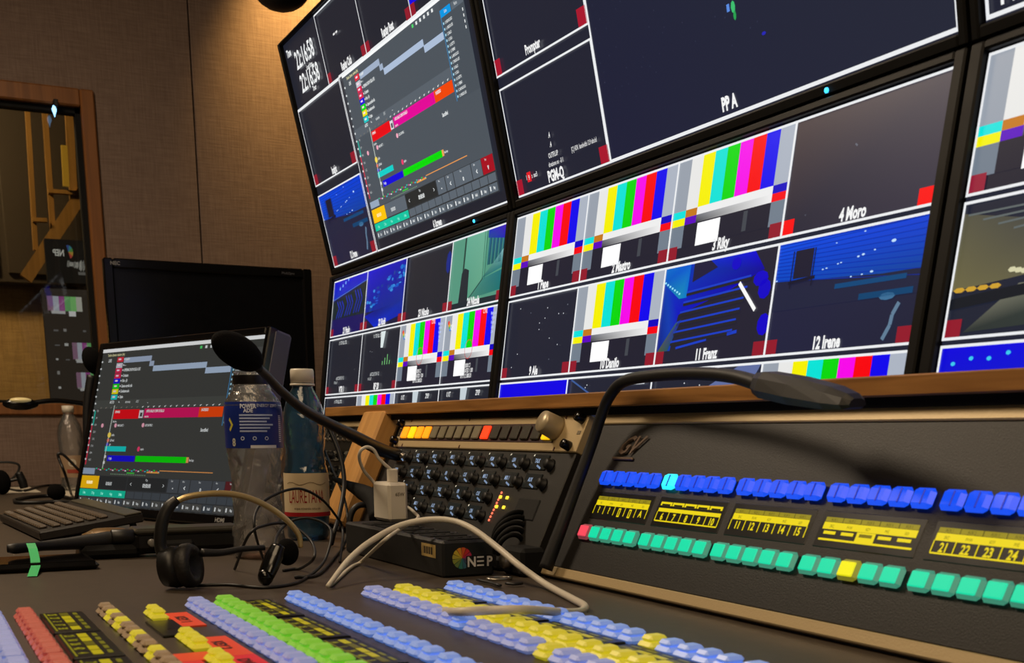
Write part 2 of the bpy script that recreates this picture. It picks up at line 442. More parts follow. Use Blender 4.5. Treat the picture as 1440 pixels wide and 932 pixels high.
# window
w1 = empty('window_1', (WX, WY1, WZ0), kind='structure', label='wood framed window in the fabric wall, dark room behind')
fi, fw, fwb = float(FI[2]), float(FO[1]-FI[1]), float(FB[2]-FBO[2])
MB().box((WX-0.09, WY1-fw, WZ0), (WX+0.012, WY1, WZ1), 0.004).build('jamb', WFRAME, w1)
MB().box((WX-0.09, WY0, WZ0), (WX+0.012, WY0+fw, WZ1), 0.004).build('jamb', WFRAME, w1)
MB().box((WX-0.09, WY0+fw, float(FI[2])), (WX+0.012, WY1-fw, WZ1), 0.004).build('head_rail', WFRAME, w1)
MB().box((WX-0.09, WY0+fw, WZ0), (WX+0.012, WY1-fw, float(FB[2])), 0.004).build('sill_rail', WFRAME, w1)
gk = MB(); y0, y1, z0, z1 = WY0+fw, WY1-fw, float(FB[2]), float(FI[2])
for a, b in (((y0, z0), (y0+0.012, z1)), ((y1-0.014, z0), (y1, z1)), ((y0, z1-0.014), (y1, z1)), ((y0, z0), (y1, z0+0.008))):
    gk.box((WX-0.05, a[0], a[1]), (WX-0.012, b[0], b[1]))
gk.build('gasket', BLKM, w1)
GLASS = clear('window_glass', (0.80, 0.80, 0.78), 0.28, 0.02)
for n in GLASS.node_tree.nodes:
    if n.type == 'BUMP': n.inputs['Strength'].default_value = 0.0
MB().box((WX-0.034, y0, z0), (WX-0.028, y1, z1)).build('pane', GLASS, w1)
# room beyond the window
RX = -4.95
MB().box((-5.3, YF, 0), (RX, YB, CZ)).build('wall_far', TAN, kind='structure', label='tan wall of the room beyond the window')
def rx(x, y, X): return at_x(x, y, X)
a = rx(-60, 395, RX+0.06); b = rx(200, 330, RX+0.06)
bh = empty('wall_cabinet', (RX, -0.4, float(a[2])), 'dark overhead cabinet beyond the window, above the tan wall', 'cabinet')
MB().box((RX, -1.2, float(a[2])), (RX+0.08, 1.4, CZ-0.02), 0.004).build('body', plain('cabinet_dark_brown', (52, 44, 34), 0.55), bh)
for k in range(5):
    yy = -1.1+k*0.5
    MB().box((RX+0.08, yy, float(a[2])+0.03), (RX+0.095, yy+0.47, CZ-0.05), 0.004).build('door', plain('cabinet_dark_brown', (52, 44, 34), 0.55), bh)
def plank(x0, y0, x1, y1, wpx, X, d=0.03):
    A, B = rx(x0, y0, X), rx(x1, y1, X); w = wpx/ppm(A)/2
    t = (B-A)/np.linalg.norm(B-A); nn = np.array([0, -t[2], t[1]])*w
    prof = [(q[1], q[2]) for q in (A-nn, B-nn, B+nn, A+nn)]
    return MB().prism(prof, X-d/2, X+d/2)
br = empty('wooden_ladder_frame', rx(36, 395, -4.70), 'honey coloured wooden frame with a diagonal brace, beyond the window', 'frame')
plank(36, 392, 118, 268, 17, -4.70).build('brace', BRACE, br)
plank(50, 352, 38, 150, 6, -4.72).build('post', BRACE, br)
plank(74, 322, 62, 148, 7, -4.72).build('post', BRACE, br)
plank(104, 290, 96, 150, 10, -4.72).build('post', BRACE, br)
plank(46, 309, 66, 310, 5, -4.69).build('rung', BRACE, br)
plank(68, 269, 112, 272, 5, -4.69).build('rung', BRACE, br)
plank(93, 262, 90, 205, 8, -4.66, 0.02).build('glow_panel', glow('brace_panel_glow', (150, 120, 40), 0.35), br)  # panel gives off a weak yellow glow of its own
# blue pilot lamp
bl = empty('pilot_lamp', rx(78, 150, WX+0.03), 'small bright blue pilot lamp at the top of the window', 'lamp')
c = rx(79, 152, WX+0.03); c2 = rx(77, 164, WX+0.03); r = 3.4/ppm(c)
MB().lathe([(0.0008, -0.001), (r*0.3, 0.004), (r*0.8, float(c[2]-c2[2])*0.6), (r, float(c[2]-c2[2])*0.85), (r*0.4, float(c[2]-c2[2])+0.006)], (c2[0], c2[1], c2[2]), 12).build('lens', glow('pilot_blue', (140, 200, 255), 2.5), bl)
MB().box((WX+0.010, c[1]-0.006, c[2]+0.004), (c[0]+0.006, c[1]+0.006, c[2]+0.022), 0.002).build('holder', BLK, bl)
# reflections in the glass, painted as glowing pictures set behind the pane
SX = -4.62
def glass_reflection(name, label, px0, py0, px1, py1, fn, base=(22, 20, 17)):
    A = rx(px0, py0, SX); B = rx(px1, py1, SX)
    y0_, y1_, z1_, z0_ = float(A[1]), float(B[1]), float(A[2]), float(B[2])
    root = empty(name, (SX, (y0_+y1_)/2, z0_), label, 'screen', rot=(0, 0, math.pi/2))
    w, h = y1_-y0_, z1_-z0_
    ubox((-w/2, 0.002, 0), (w/2, 0.03, h), 0.003).build('housing', BLKM, root, world=False)  # backing and bracket are made up to hold the painted reflection
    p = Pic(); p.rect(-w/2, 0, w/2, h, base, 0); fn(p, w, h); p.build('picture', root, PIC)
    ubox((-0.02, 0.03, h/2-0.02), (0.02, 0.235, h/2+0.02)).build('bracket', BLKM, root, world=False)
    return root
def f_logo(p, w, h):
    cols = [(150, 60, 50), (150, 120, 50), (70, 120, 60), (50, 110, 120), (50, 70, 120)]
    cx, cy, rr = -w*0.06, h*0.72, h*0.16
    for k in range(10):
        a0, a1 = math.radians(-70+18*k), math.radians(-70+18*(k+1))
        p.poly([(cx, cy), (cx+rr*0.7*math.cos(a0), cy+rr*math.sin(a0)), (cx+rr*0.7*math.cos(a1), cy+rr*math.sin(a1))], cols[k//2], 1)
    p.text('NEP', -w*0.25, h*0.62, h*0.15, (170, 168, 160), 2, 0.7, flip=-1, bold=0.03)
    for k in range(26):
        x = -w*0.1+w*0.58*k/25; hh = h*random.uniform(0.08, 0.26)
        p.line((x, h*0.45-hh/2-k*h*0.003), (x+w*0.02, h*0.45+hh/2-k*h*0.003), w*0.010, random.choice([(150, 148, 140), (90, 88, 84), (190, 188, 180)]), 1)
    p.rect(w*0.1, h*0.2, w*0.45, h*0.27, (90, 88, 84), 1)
glass_reflection('logo_reflection', 'painted reflection in the window glass, a reversed logo and scribbled white lettering', 62, 335, 140, 400, f_logo)
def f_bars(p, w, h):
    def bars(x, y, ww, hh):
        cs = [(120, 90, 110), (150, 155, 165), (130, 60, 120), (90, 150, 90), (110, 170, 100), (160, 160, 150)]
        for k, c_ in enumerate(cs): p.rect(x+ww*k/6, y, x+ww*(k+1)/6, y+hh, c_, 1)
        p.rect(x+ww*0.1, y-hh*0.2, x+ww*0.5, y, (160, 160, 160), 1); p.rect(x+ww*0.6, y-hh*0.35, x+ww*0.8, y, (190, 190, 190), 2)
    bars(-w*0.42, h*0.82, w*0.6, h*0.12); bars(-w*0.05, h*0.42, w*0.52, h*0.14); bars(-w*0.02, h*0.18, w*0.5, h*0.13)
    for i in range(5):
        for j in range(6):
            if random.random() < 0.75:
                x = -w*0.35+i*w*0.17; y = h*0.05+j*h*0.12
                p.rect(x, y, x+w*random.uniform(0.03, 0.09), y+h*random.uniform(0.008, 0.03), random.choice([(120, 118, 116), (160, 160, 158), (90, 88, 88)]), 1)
glass_reflection('multiview_reflection', 'painted reflection of multiview tiles, faint pink and green bars low in the window', 58, 405, 152, 575, f_bars, (46, 40, 34))

# ================================================================== DESK, RAIL, RACK
dk = empty('desk', (-0.9, 0.3, 0), 'long dark brown laminate desk carrying the panels', 'desk')
MB().box((WX+0.004, -0.38, DZ-0.04), (XR-0.05, 0.98, DZ), 0.003).build('desktop', DESK, dk)
for X in (-3.3, -1.9, -0.5, 0.9):
    MB().box((X-0.02, -0.25, 0), (X+0.02, 0.9, DZ-0.04), 0.003).build('leg_panel', DARKW, dk)
U = 0.1
TL, TU = math.radians(7.3), math.radians(-12.7)
LP0 = CAM+np.array([-1.415, 0.713, 0.259])
UP0 = CAM+np.array([-1.4162, 0.718, 0.2823])
# black rack that carries the six monitors
rk = empty('monitor_rack', (-0.6, 0.85, DZ), 'black steel rack carrying both rows of monitors', 'rack')
for X in (-2.12, -1.42, -0.70, 0.02):
    MB().box((X-0.02, 0.80, DZ), (X+0.02, 0.86, CZ-0.3), 0.003).build('upright', DARKW, rk)
for z in (DZ+0.12, DZ+0.36, DZ+0.50, DZ+0.75):
    MB().box((-2.14, 0.805, z), (0.62, 0.855, z+0.04), 0.003).build('crossbar', DARKW, rk)
MB().box((-2.14, 0.862, DZ), (0.62, 0.88, DZ+0.85)).build('back_panel', DARKW, rk)
# oak rail in front of the lower screens
RY = 0.645
r0, r1 = at_y(700, 560, RY), at_y(700, 577, RY)
rz1 = float((at_y(460, 572.5, RY)[2]+at_y(1440, 517.5, RY)[2])/2); rz0 = float((at_y(457.4, 585.8, RY)[2]+at_y(1440, 550.6, RY)[2])/2)
rl = empty('oak_rail', (-0.7, RY, rz0), 'long oak rail under the lower row of screens', 'rail')
MB().box((float(at_y(457, 580, RY)[0]), RY, rz0), (0.62, RY+0.018, rz1), 0.0012).build('rail_board', RAIL, rl)
MB().box((-2.02, RY+0.008, CAM[2]+0.0155), (0.62, RY+0.014, rz0)).build('shadow_support_strip', BLKM, rl)  # black strip put in for the shadow under the rail, also supports it

# ================================================================== MONITORS
NAVY = (34, 36, 51); WL = (236, 238, 240)
DRED = (146, 26, 44); TRED = (250, 8, 14)
def bars_tile(p, x0, y0, w, h, cut=1.0):
    """striped test pattern: greys at both sides, seven bars, small patches, white square"""
    p.rect(x0, y0, x0+w, y0+h*0.14, (34, 33, 48), 0)
    y0, h = y0+h*0.13, h*0.87
    X = lambda f: x0+w*f
    Y = lambda f: y0+h*f
    g1, g2 = 1/8, 3/28
    b = [0, g1]+[g1+g2*(k+1) for k in range(7)]+[1.0]
    cols = [(152, 160, 172), (232, 232, 230), (246, 240, 0), (0, 226, 214), (0, 214, 10), (246, 0, 232), (248, 0, 12), (10, 0, 236), (172, 180, 194)]
    for k in range(9): p.rect(X(b[k]), Y(5/12), X(b[k+1]), Y(1), cols[k], 1)
    p.rect(X(0), Y(4/12), X(g1), Y(5/12), (0, 226, 220), 1); p.rect(X(g1), Y(4/12), X(g1+g2), Y(5/12), (196, 120, 28), 1)
    p.rect(X(g1+g2), Y(4/12), X(1-g1), Y(5/12), (238, 238, 238), 1); p.rect(X(1-g1), Y(4/12), X(1), Y(5/12), (14, 0, 190), 1)
    p.rect(X(0), Y(3/12), X(g1), Y(4/12), (244, 240, 0), 1); p.rect(X(g1), Y(3/12), X(g1+g2), Y(4/12), (92, 0, 190), 1)
    p.grad(X(g1+g2), Y(3/12), X(1-g1), Y(4/12), (50, 52, 60), (240, 240, 240), (240, 240, 240), (110, 112, 120), 1)
    p.rect(X(1-g1), Y(3/12), X(1), Y(4/12), (246, 0, 18), 1)
    p.rect(X(0), Y(0), X(g1), Y(3/12), (114, 126, 140), 1); p.rect(X(1-g1), Y(0), X(1), Y(3/12), (114, 126, 140), 1)
    p.rect(X(g1), Y(0), X(1-g1), Y(3/12), (34, 33, 48), 1)
    p.rect(X(0.255), Y(-0.015), X(0.46), Y(0.235), (255, 255, 255), 2)
    p.rect(X(0.66), Y(0.02), X(0.695), Y(0.23), (66, 70, 78), 2)
def tally(p, x0, y0, w, h, c=DRED, s=0.105, left=True, right=True):
    if left: p.rect(x0, y0+h*0.01, x0+w*s*0.85, y0+h*0.15, c, 3)
    if right: p.rect(x0+w*(1-s), y0+h*0.01, x0+w, y0+h*0.15, c, 3)
def arena(p, x0, y0, w, h, seed=1):
    rnd = random.Random(seed); X = lambda f: x0+w*f; Y = lambda f: y0+h*f
    p.grad(X(0), Y(0), X(1), Y(0.70), (33, 34, 62), (33, 34, 56), (34, 36, 60), (33, 34, 62), 0)
    p.poly([(X(0), Y(0.66)), (X(1), Y(0.56)), (X(1), Y(1)), (X(0), Y(1))], [(0, 70, 190), (10, 66, 150), (0, 62, 214), (0, 74, 226)], 1)
    for k in range(13):
        f = 0.60+0.03*k
        p.line((X(0.0), Y(min(0.985, f+0.07))), (X(1.0), Y(min(0.975, f+0.02*k-0.07))), h*0.007, (0, 46, 168), 2)
    p.rect(X(0.0), Y(0.40), X(1), Y(0.585), (33, 36, 62), 2)
    p.rect(X(0.45), Y(0.52), X(0.9), Y(0.56), (10, 70, 120), 3); p.rect(X(0.62), Y(0.40), X(0.95), Y(0.45), (10, 66, 110), 3)
    p.rect(X(0.14), Y(0.66), X(0.27), Y(0.90), (30, 28, 48), 3)
    for xx in (0.125, 0.28): p.line((X(xx), Y(0.58)), (X(xx), Y(0.90)), w*0.008, (22, 22, 44), 3)
    p.line((X(0.11), Y(0.63)), (X(0.30), Y(0.65)), h*0.03, (22, 22, 44), 3)
    for u_, v_, r_ in ((.02, .665, 1), (.35, .70, 1), (.375, .705, 1), (.45, .725, 1), (.47, .73, 1), (.58, .755, 1.3), (.61, .765, 1.5), (.68, .785, 1), (.79, .83, 2.2), (.55, .60, 1), (.62, .605, 1), (.68, .615, 1.6), (.42, .90, .8), (.60, .95, 1)):
        p.disc(X(u_), Y(v_), w*0.007*r_, h*0.006*r_, (190, 224, 255), 3, 6)
    for q in ((0.93, 0.34, 0.90, 0.25), (0.90, 0.25, 0.895, 0.17), (0.895, 0.17, 0.86, 0.06)):
        p.line((X(q[0]-0.05), Y(q[1])), (X(q[2]-0.05), Y(q[3])), w*0.022, (96, 124, 150), 3)
    p.disc(X(0.80), Y(0.40), w*0.05, h*0.03, (60, 110, 150), 3, 8)
def stairs(p, x0, y0, w, h):
    X = lambda f: x0+w*f; Y = lambda f: y0+h*f
    p.rect(x0, y0, x0+w, y0+h, (36, 34, 50), 0)
    B = (8, 0, 214)
    p.poly([(X(0), Y(0.15)), (X(0.14), Y(0.15)), (X(0.18), Y(0.5)), (X(0.62), Y(0.66)), (X(0.9), Y(0.8)), (X(0.8), Y(0.99)), (X(0), Y(0.99))], [(10, 20, 120), (20, 60, 170), (14, 20, 190), B, (10, 0, 150), B, (0, 60, 180)], 1)
    p.poly([(X(0.28), Y(0.80)), (X(0.5), Y(0.9)), (X(0.42), Y(0.99)), (X(0.28), Y(0.99))], (34, 30, 60), 2)
    p.poly([(X(0), Y(0.99)), (X(0.25), Y(0.99)), (X(0.24), Y(0.66)), (X(0.17), Y(0.66)), (X(0), Y(0.84))], [(0, 110, 200), (0, 90, 210), (0, 120, 200), (20, 140, 180), (0, 90, 190)], 2)
    for k in range(7): p.disc(X(0.02+0.025*k), Y(0.84-0.022*k), w*0.01, h*0.012, (150, 226, 250), 3, 6)
    for k in range(6):
        f = 0.76-0.095*k
        p.line((X(0.24-0.02*k), Y(f-0.05)), (X(0.80-0.02*k), Y(f)), h*0.018, (26, 62, 196), 3)
        p.line((X(0.24-0.02*k), Y(f-0.075)), (X(0.80-0.02*k), Y(f-0.025)), h*0.028, (38, 36, 42), 3)
    p.line((X(0.20), Y(0.17)), (X(0.48), Y(0.22)), h*0.022, (26, 62, 196), 3); p.line((X(0.66), Y(0.25)), (X(0.74), Y(0.265)), h*0.03, (26, 62, 196), 3)
    p.poly([(X(0.02), Y(0.15)), (X(0.12), Y(0.15)), (X(0.22), Y(0.45)), (X(0.17), Y(0.42))], [(80, 90, 40), (40, 80, 90), (20, 40, 160), (60, 100, 60)], 3)
    p.line((X(0.71), Y(0.71)), (X(0.87), Y(0.44)), w*0.022, (250, 250, 250), 4)
    for q in ((0.92, 0.62, 0.05, 0.09), (0.95, 0.3, 0.05, 0.1), (0.88, 0.72, 0.06, 0.07), (0.66, 0.9, 0.04, 0.06)):
        p.disc(X(q[0]), Y(q[1]), w*q[2], h*q[3], (16, 0, 196), 2, 9)
def chevrons(p, x0, y0, w, h):
    X = lambda f: x0+w*f; Y = lambda f: y0+h*f
    p.rect(x0, y0, x0+w, y0+h, (26, 20, 90), 0)
    p.poly([(X(0), Y(0.32)), (X(1), Y(0.30)), (X(1), Y(0.84)), (X(0), Y(0.62))], (24, 38, 42), 1)
    p.poly([(X(0), Y(0.66)), (X(1), Y(0.86)), (X(1), Y(1)), (X(0), Y(1))], [(20, 50, 190), (20, 30, 190), (10, 0, 190), (10, 0, 200)], 1)
    p.line((X(0), Y(0.66)), (X(1), Y(0.86)), h*0.012, (80, 120, 190), 2)
    for k in range(3):
        for j in range(3):
            xx = 0.14+0.26*k+0.07*j
            p.line((X(xx), Y(0.33+0.01*k)), (X(xx+0.08), Y(0.5+0.04*k)), w*0.02, (20, 40, 170), 2)
            p.line((X(xx+0.08), Y(0.5+0.04*k)), (X(xx), Y(0.62+0.06*k)), w*0.02, (20, 40, 170), 2)
    for k in range(4): p.disc(X(0.2+0.08*k), Y(0.84+0.04*k), w*0.015, h*0.03, (130, 190, 250), 3, 6)
def bluestand(p, x0, y0, w, h, seed=3):
    rnd = random.Random(seed); X = lambda f: x0+w*f; Y = lambda f: y0+h*f
    p.rect(x0, y0, x0+w, y0+h, (24, 24, 56), 0)
    p.poly([(X(0), Y(0.3)), (X(1), Y(0.3)), (X(1), Y(1)), (X(0), Y(1))], [(4, 30, 150), (6, 40, 140), (10, 10, 170), (10, 0, 200)], 1)
    p.poly([(X(0), Y(0.24)), (X(0.3), Y(0.02)), (X(1), Y(0.14)), (X(1), Y(0.36)), (X(0.3), Y(0.3))], [(0, 20, 170), (0, 40, 200), (0, 30, 160), (0, 40, 150), (0, 20, 120)], 2)
    for k in range(46):
        t = rnd.random(); xx = t; yy = 0.42+0.42*t+rnd.uniform(-0.16, 0.12)
        p.disc(X(min(xx, 0.96)), Y(min(yy, 0.94)), w*rnd.uniform(0.015, 0.05), h*rnd.uniform(0.01, 0.04), rnd.choice([(20, 110, 200), (10, 80, 190), (50, 140, 210), (16, 60, 150)]), 3, 6)
def curtain(p, x0, y0, w, h):
    X = lambda f: x0+w*f; Y = lambda f: y0+h*f
    p.rect(x0, y0, x0+w, y0+h, (84, 150, 126), 0)
    p.grad(X(0.26), Y(0.1), X(0.62), Y(0.99), (80, 150, 124), (96, 160, 130), (110, 176, 150), (100, 170, 146), 1)
    p.rect(X(0.235), Y(0.5), X(0.265), Y(0.99), (40, 70, 62), 2)
    p.poly([(X(0.21), Y(0.09)), (X(0.38), Y(0.09)), (X(0.36), Y(0.52)), (X(0.28), Y(0.56)), (X(0.23), Y(0.5))], (36, 42, 50), 3)
    p.poly([(X(0.4), Y(0.12)), (X(0.95), Y(0.16)), (X(0.98), Y(0.42)), (X(0.62), Y(0.36))], [(70, 130, 110), (20, 110, 110), (20, 110, 120), (60, 130, 120)], 2)
    p.poly([(X(0.6), Y(0.36)), (X(0.98), Y(0.45)), (X(0.98), Y(0.72)), (X(0.76), Y(0.50))], [(40, 110, 104), (40, 120, 126), (140, 190, 196), (80, 140, 130)], 2)
    for k in range(5):
        p.grad(X(0.68+0.06*k), Y(0.52), X(0.73+0.06*k), Y(0.99), (40, 110, 110), (16, 70, 84), (20, 70, 120), (40, 110, 140), 2)
    p.poly([(X(0.66), Y(0.88)), (X(0.99), Y(0.80)), (X(0.99), Y(0.995)), (X(0.66), Y(0.995))], [(30, 70, 150), (30, 30, 180), (60, 0, 190), (30, 40, 190)], 3)
    for xx in (0.62, 0.66): p.line((X(xx), Y(0.35)), (X(xx-0.02), Y(0.99)), w*0.008, (40, 90, 80), 3)
    p.line((X(0.4), Y(0.13)), (X(0.63), Y(0.36)), w*0.012, (40, 80, 74), 3); p.rect(X(0), Y(0), X(1), Y(0.10), (30, 40, 48), 3)
def studio(p, x0, y0, w, h):
    X = lambda f: x0+w*f; Y = lambda f: y0+h*f
    p.rect(x0, y0, x0+w, y0+h, (32, 36, 52), 0)
    p.poly([(X(0), Y(0.36)), (X(0.4), Y(0.42)), (X(0.4), Y(0.78)), (X(0), Y(0.92))], [(110, 104, 70), (96, 92, 70), (70, 70, 66), (86, 84, 68)], 1)
    p.poly([(X(0.1), Y(0.05)), (X(1), Y(0.1)), (X(1), Y(0.38)), (X(0.34), Y(0.36))], [(46, 52, 50), (50, 60, 56), (56, 66, 60), (120, 120, 104)], 1)
    for k in range(7): p.line((X(0.03+0.08*k), Y(0.90-0.05*k)), (X(1), Y(0.90-0.02*k)), h*0.014, (96, 104, 104), 2)
    p.rect(X(0.36), Y(0.48), X(0.68), Y(0.62), (24, 34, 60), 3); p.disc(X(0.55), Y(0.57), w*0.07, h*0.06, (50, 100, 170), 4, 8)
    p.poly([(X(0), Y(0.22)), (X(0.7), Y(0.32)), (X(0.68), Y(0.40)), (X(0), Y(0.30))], (22, 26, 34), 3)
    for k in range(8): p.disc(X(0.3+0.03*k), Y(0.46-0.01*(k % 3)), w*0.02, h*0.02, (214, 210, 170), 4, 6)
    for k in range(4): p.disc(X(0.05+0.06*k), Y(0.36), w*0.03, h*0.02, (206, 160, 50), 4, 6)
    p.rect(X(0.48), Y(0.34), X(0.56), Y(0.44), (150, 150, 130), 4)
def stars(p, x0, y0, w, h, n, seed):
    rnd = random.Random(seed)
    for k in range(n): p.disc(x0+w*rnd.uniform(.04, .9), y0+h*rnd.uniform(.15, .9), w*.006, h*.009, rnd.choice([(200, 205, 210), (110, 116, 130)]), 1, 5)
def scr_text(p, x0, y0, w, h):
    p.text('1 0  TST: FILL. CTRL', x0+w*0.42, y0+h*0.88, h*0.06, (210, 214, 214), 2, 0.6, bold=0.02)
    p.text('A B C D E F G H  12', x0+w*0.42, y0+h*0.26, h*0.06, (200, 204, 204), 2, 0.6, bold=0.02)
    p.text('MAT 60:77', x0+w*0.3, y0+h*0.19, h*0.05, (200, 204, 204), 2, 0.6)
    stars(p, x0, y0+h*.3, w, h*.5, 4, int(abs(x0)*1000))

def gui(p, x0, y0, w, h, dim=1.0, grey=(74, 80, 84)):
    """the running-order timeline program shown on two of the screens; u right, v down"""
    X = lambda u: x0+w*u
    Y = lambda v: y0+h*(1-v)
    C = lambda c: tuple(int(t*dim) for t in c)
    def R(u0, v0, u1, v1, c, lay=2): p.rect(X(u0), Y(v1), X(u1), Y(v0), C(c), lay)
    wt = (232, 236, 236)
    R(0, 0, 1, 1, grey, 1); R(0, 0, 1, 0.021, (250, 252, 252), 3)
    R(0.845, 0.021, 1, 0.50, tuple(int(t*0.96) for t in grey), 2)
    R(0, 0.33, 0.845, 0.385, tuple(int(t*1.16) for t in grey), 2)
    p.text('Timeline  Sanremo  rundown  (live)', X(0.04), Y(0.048), h*0.017, C((230, 226, 170)), 4, 0.62, 'l', 0.02)
    R(0.16, 0.063, 0.346, 0.096, (160, 176, 200), 3); R(0.338, 0.097, 0.367, 0.128, (160, 176, 200), 3)
    R(0.366, 0.127, 0.697, 0.161, (172, 190, 216), 3); R(0.694, 0.160, 0.839, 0.195, (172, 190, 216), 3)
    sq = [(0.072, (224, 40, 60)), (0.110, (200, 200, 210)), (0.142, (220, 30, 80)), (0.177, (220, 30, 80)), (0.209, (20, 10, 220)), (0.243, (0, 220, 20)), (0.276, (240, 230, 20)), (0.312, (20, 200, 200))]
    nm = ['opening', '- -', 'OPENING SHOW SIGLA LIVE', 'Orchestra', 'Palco - Jib', 'Camera carrello rails', 'Conduttore solo', 'Ospite']
    for (v, c), t in zip(sq, nm):
        R(0.112, v-0.015, 0.155, v+0.016, c, 3)
        p.rect(X(0.122), Y(v+0.004), X(0.140), Y(v-0.006), C((250, 220, 235)), 4)
        p.disc(X(0.164), Y(v), w*0.004, h*0.006, C(wt), 4, 6)
        p.text(t, X(0.172), Y(v+0.008), h*0.018, C(wt), 4, 0.62, 'l', 0.03)
    p.text('LIVE', X(0.062), Y(0.085), h*0.020, C(wt), 4, 0.7, 'c', 0.03)
    for k in range(15):
        p.disc(X(0.008-0.002*(k % 3)), Y(0.08+0.045*k), w*0.005, h*0.007, C(wt), 4, 6)
        if k > 6: p.text('%d.%d' % (k, k+1), X(0.034), Y(0.09+0.045*k), h*0.014, C(wt), 4, 0.7)
    R(0.012, 0.396, 0.019, 0.49, (20, 190, 170), 3); R(0.005, 0.49, 0.012, 0.745, (216, 40, 70), 3)
    for k, t in enumerate(['AUTO', '+-', 'o o o o', '/ / /', '_']):
        p.text(t, X((0.125, 0.175, 0.235, 0.30, 0.37)[k]), Y(0.352), h*0.017, C(wt), 4, 0.8, 'c', 0.03)
    for k in range(22): p.poly([(X(0.05+0.036*k), Y(0.378)), (X(0.062+0.036*k), Y(0.374)), (X(0.052+0.036*k), Y(0.386))], C(wt if k > 7 else (130, 120, 110)), 4)
    R(0.152, 0.393, 0.325, 0.452, (230, 6, 22), 3); R(0.325, 0.400, 0.352, 0.448, (220, 214, 220), 3); R(0.333, 0.415, 0.348, 0.44, grey, 4)
    R(0.358, 0.391, 0.698, 0.449, (226, 0, 150) if dim > 0.9 else (214, 16, 96), 3); R(0.698, 0.390, 0.836, 0.449, (240, 70, 6), 3)
    p.text('OPENING', X(0.16), Y(0.414), h*0.014, C(wt), 4, 0.7, 'l', 0.03); p.text('INTRO BALLO CORPO DI BALLO', X(0.372), Y(0.414), h*0.016, C(wt), 4, 0.62, 'l', 0.03)
    p.text('totale live', X(0.365), Y(0.445), h*0.012, C(wt), 4, 0.7, 'l', 0.02); p.text('INGRESSO', X(0.712), Y(0.414), h*0.016, C(wt), 4, 0.7, 'l', 0.03)
    p.line((X(0.148), Y(0.365)), (X(0.137), Y(0.765)), w*0.004, C((210, 220, 210)), 4)
    for u, t in ((0.085, ''), (0.179, 'MARIO BATT 1'), (0.365, 'LED CONTRIB 2')):
        p.disc(X(u), Y(0.493), w*0.009, h*0.014, C((244, 170, 190)), 4, 8)
        if t: p.text(t, X(u+0.014), Y(0.5), h*0.014, C(wt), 4, 0.6, 'l', 0.02)
    p.text('Start live', X(0.155), Y(0.474), h*0.013, C(wt), 4, 0.7, 'l', 0.02)
    p.disc(X(0.147), Y(0.554), w*0.012, h*0.018, C((250, 220, 90)), 5, 8); p.text('audio', X(0.163), Y(0.56), h*0.015, C(wt), 4, 0.7, 'l', 0.02)
    p.disc(X(0.145), Y(0.588), w*0.008, h*0.012, C((240, 130, 110)), 5, 6); p.text('LED wall', X(0.158), Y(0.594), h*0.014, C(wt), 4, 0.7, 'l', 0.02)
    R(0.135, 0.606, 0.150, 0.622, (70, 60, 220), 4); p.text('gfx', X(0.158), Y(0.62), h*0.014, C(wt), 4, 0.7, 'l', 0.02)
    R(0.13, 0.625, 0.276, 0.657, (10, 206, 200), 3)
    p.disc(X(0.362), Y(0.640), w*0.009, h*0.016, C((240, 60, 110)), 4, 8); p.text('sipario', X(0.375), Y(0.647), h*0.014, C(wt), 4, 0.7, 'l', 0.02)
    R(0.158, 0.683, 0.345, 0.719, (12, 6, 214), 3); R(0.352, 0.682, 0.672, 0.718, (0, 216, 6), 3); R(0.672, 0.683, 0.686, 0.716, (236, 160, 90), 3)
    p.text('A sigla', X(0.168), Y(0.708), h*0.015, C(wt), 4, 0.7, 'l', 0.02); p.text('fine loop', X(0.69), Y(0.707), h*0.014, C(wt), 4, 0.7, 'l', 0.02)
    p.text('Sanctified', X(0.748), Y(0.533), h*0.020, C(wt), 4, 0.72, 'c', 0.03)
    R(0.136, 0.683, 0.148, 0.70, (230, 230, 230), 4); R(0.134, 0.72, 0.146, 0.738, (230, 230, 230), 4)
    R(0.0, 0.767, 0.085, 0.806, (150, 168, 190), 3)
    cs = [(30, 200, 160), (220, 80, 150), (230, 230, 230), (40, 210, 60), (200, 60, 60), (60, 190, 210)]
    for k in range(30): R(0.09+0.0145*k, 0.765+0.004*(k % 3), 0.10+0.0145*k, 0.772+0.004*(k % 3), cs[k % 6], 3)
    R(0.52, 0.766, 0.838, 0.771, (226, 150, 80), 3); R(0.31, 0.786, 0.36, 0.793, (60, 200, 60), 3); R(0.44, 0.776, 0.52, 0.785, (230, 160, 70), 3)
    for k in range(20): R(0.20+0.012*k, 0.797, 0.206+0.012*k, 0.803, (120, 150, 120), 3)
    dk_ = (40, 43, 44); bt = tuple(int(t*1.22) for t in grey)
    R(0, 0.812, 1, 1, (50, 53, 56), 2)
    R(0.128, 0.815, 0.32, 0.895, bt if dim > .9 else dk_, 3); R(0.325, 0.815, 0.58, 0.895, dk_, 3)
    for u0, u1 in ((0.587, 0.652), (0.658, 0.717), (0.722, 0.845), (0.85, 0.917)): R(u0, 0.815, u1, 0.895, bt if dim > .9 else (70, 76, 82), 3)
    R(0.92, 0.813, 0.998, 0.895, (166, 16, 34) if dim > .9 else (92, 30, 34), 3)
    for k in range(12):
        u = 0.33+0.0558*k
        R(u, 0.903, u+0.052, 0.945, bt if dim > .9 else (66, 72, 78), 3)
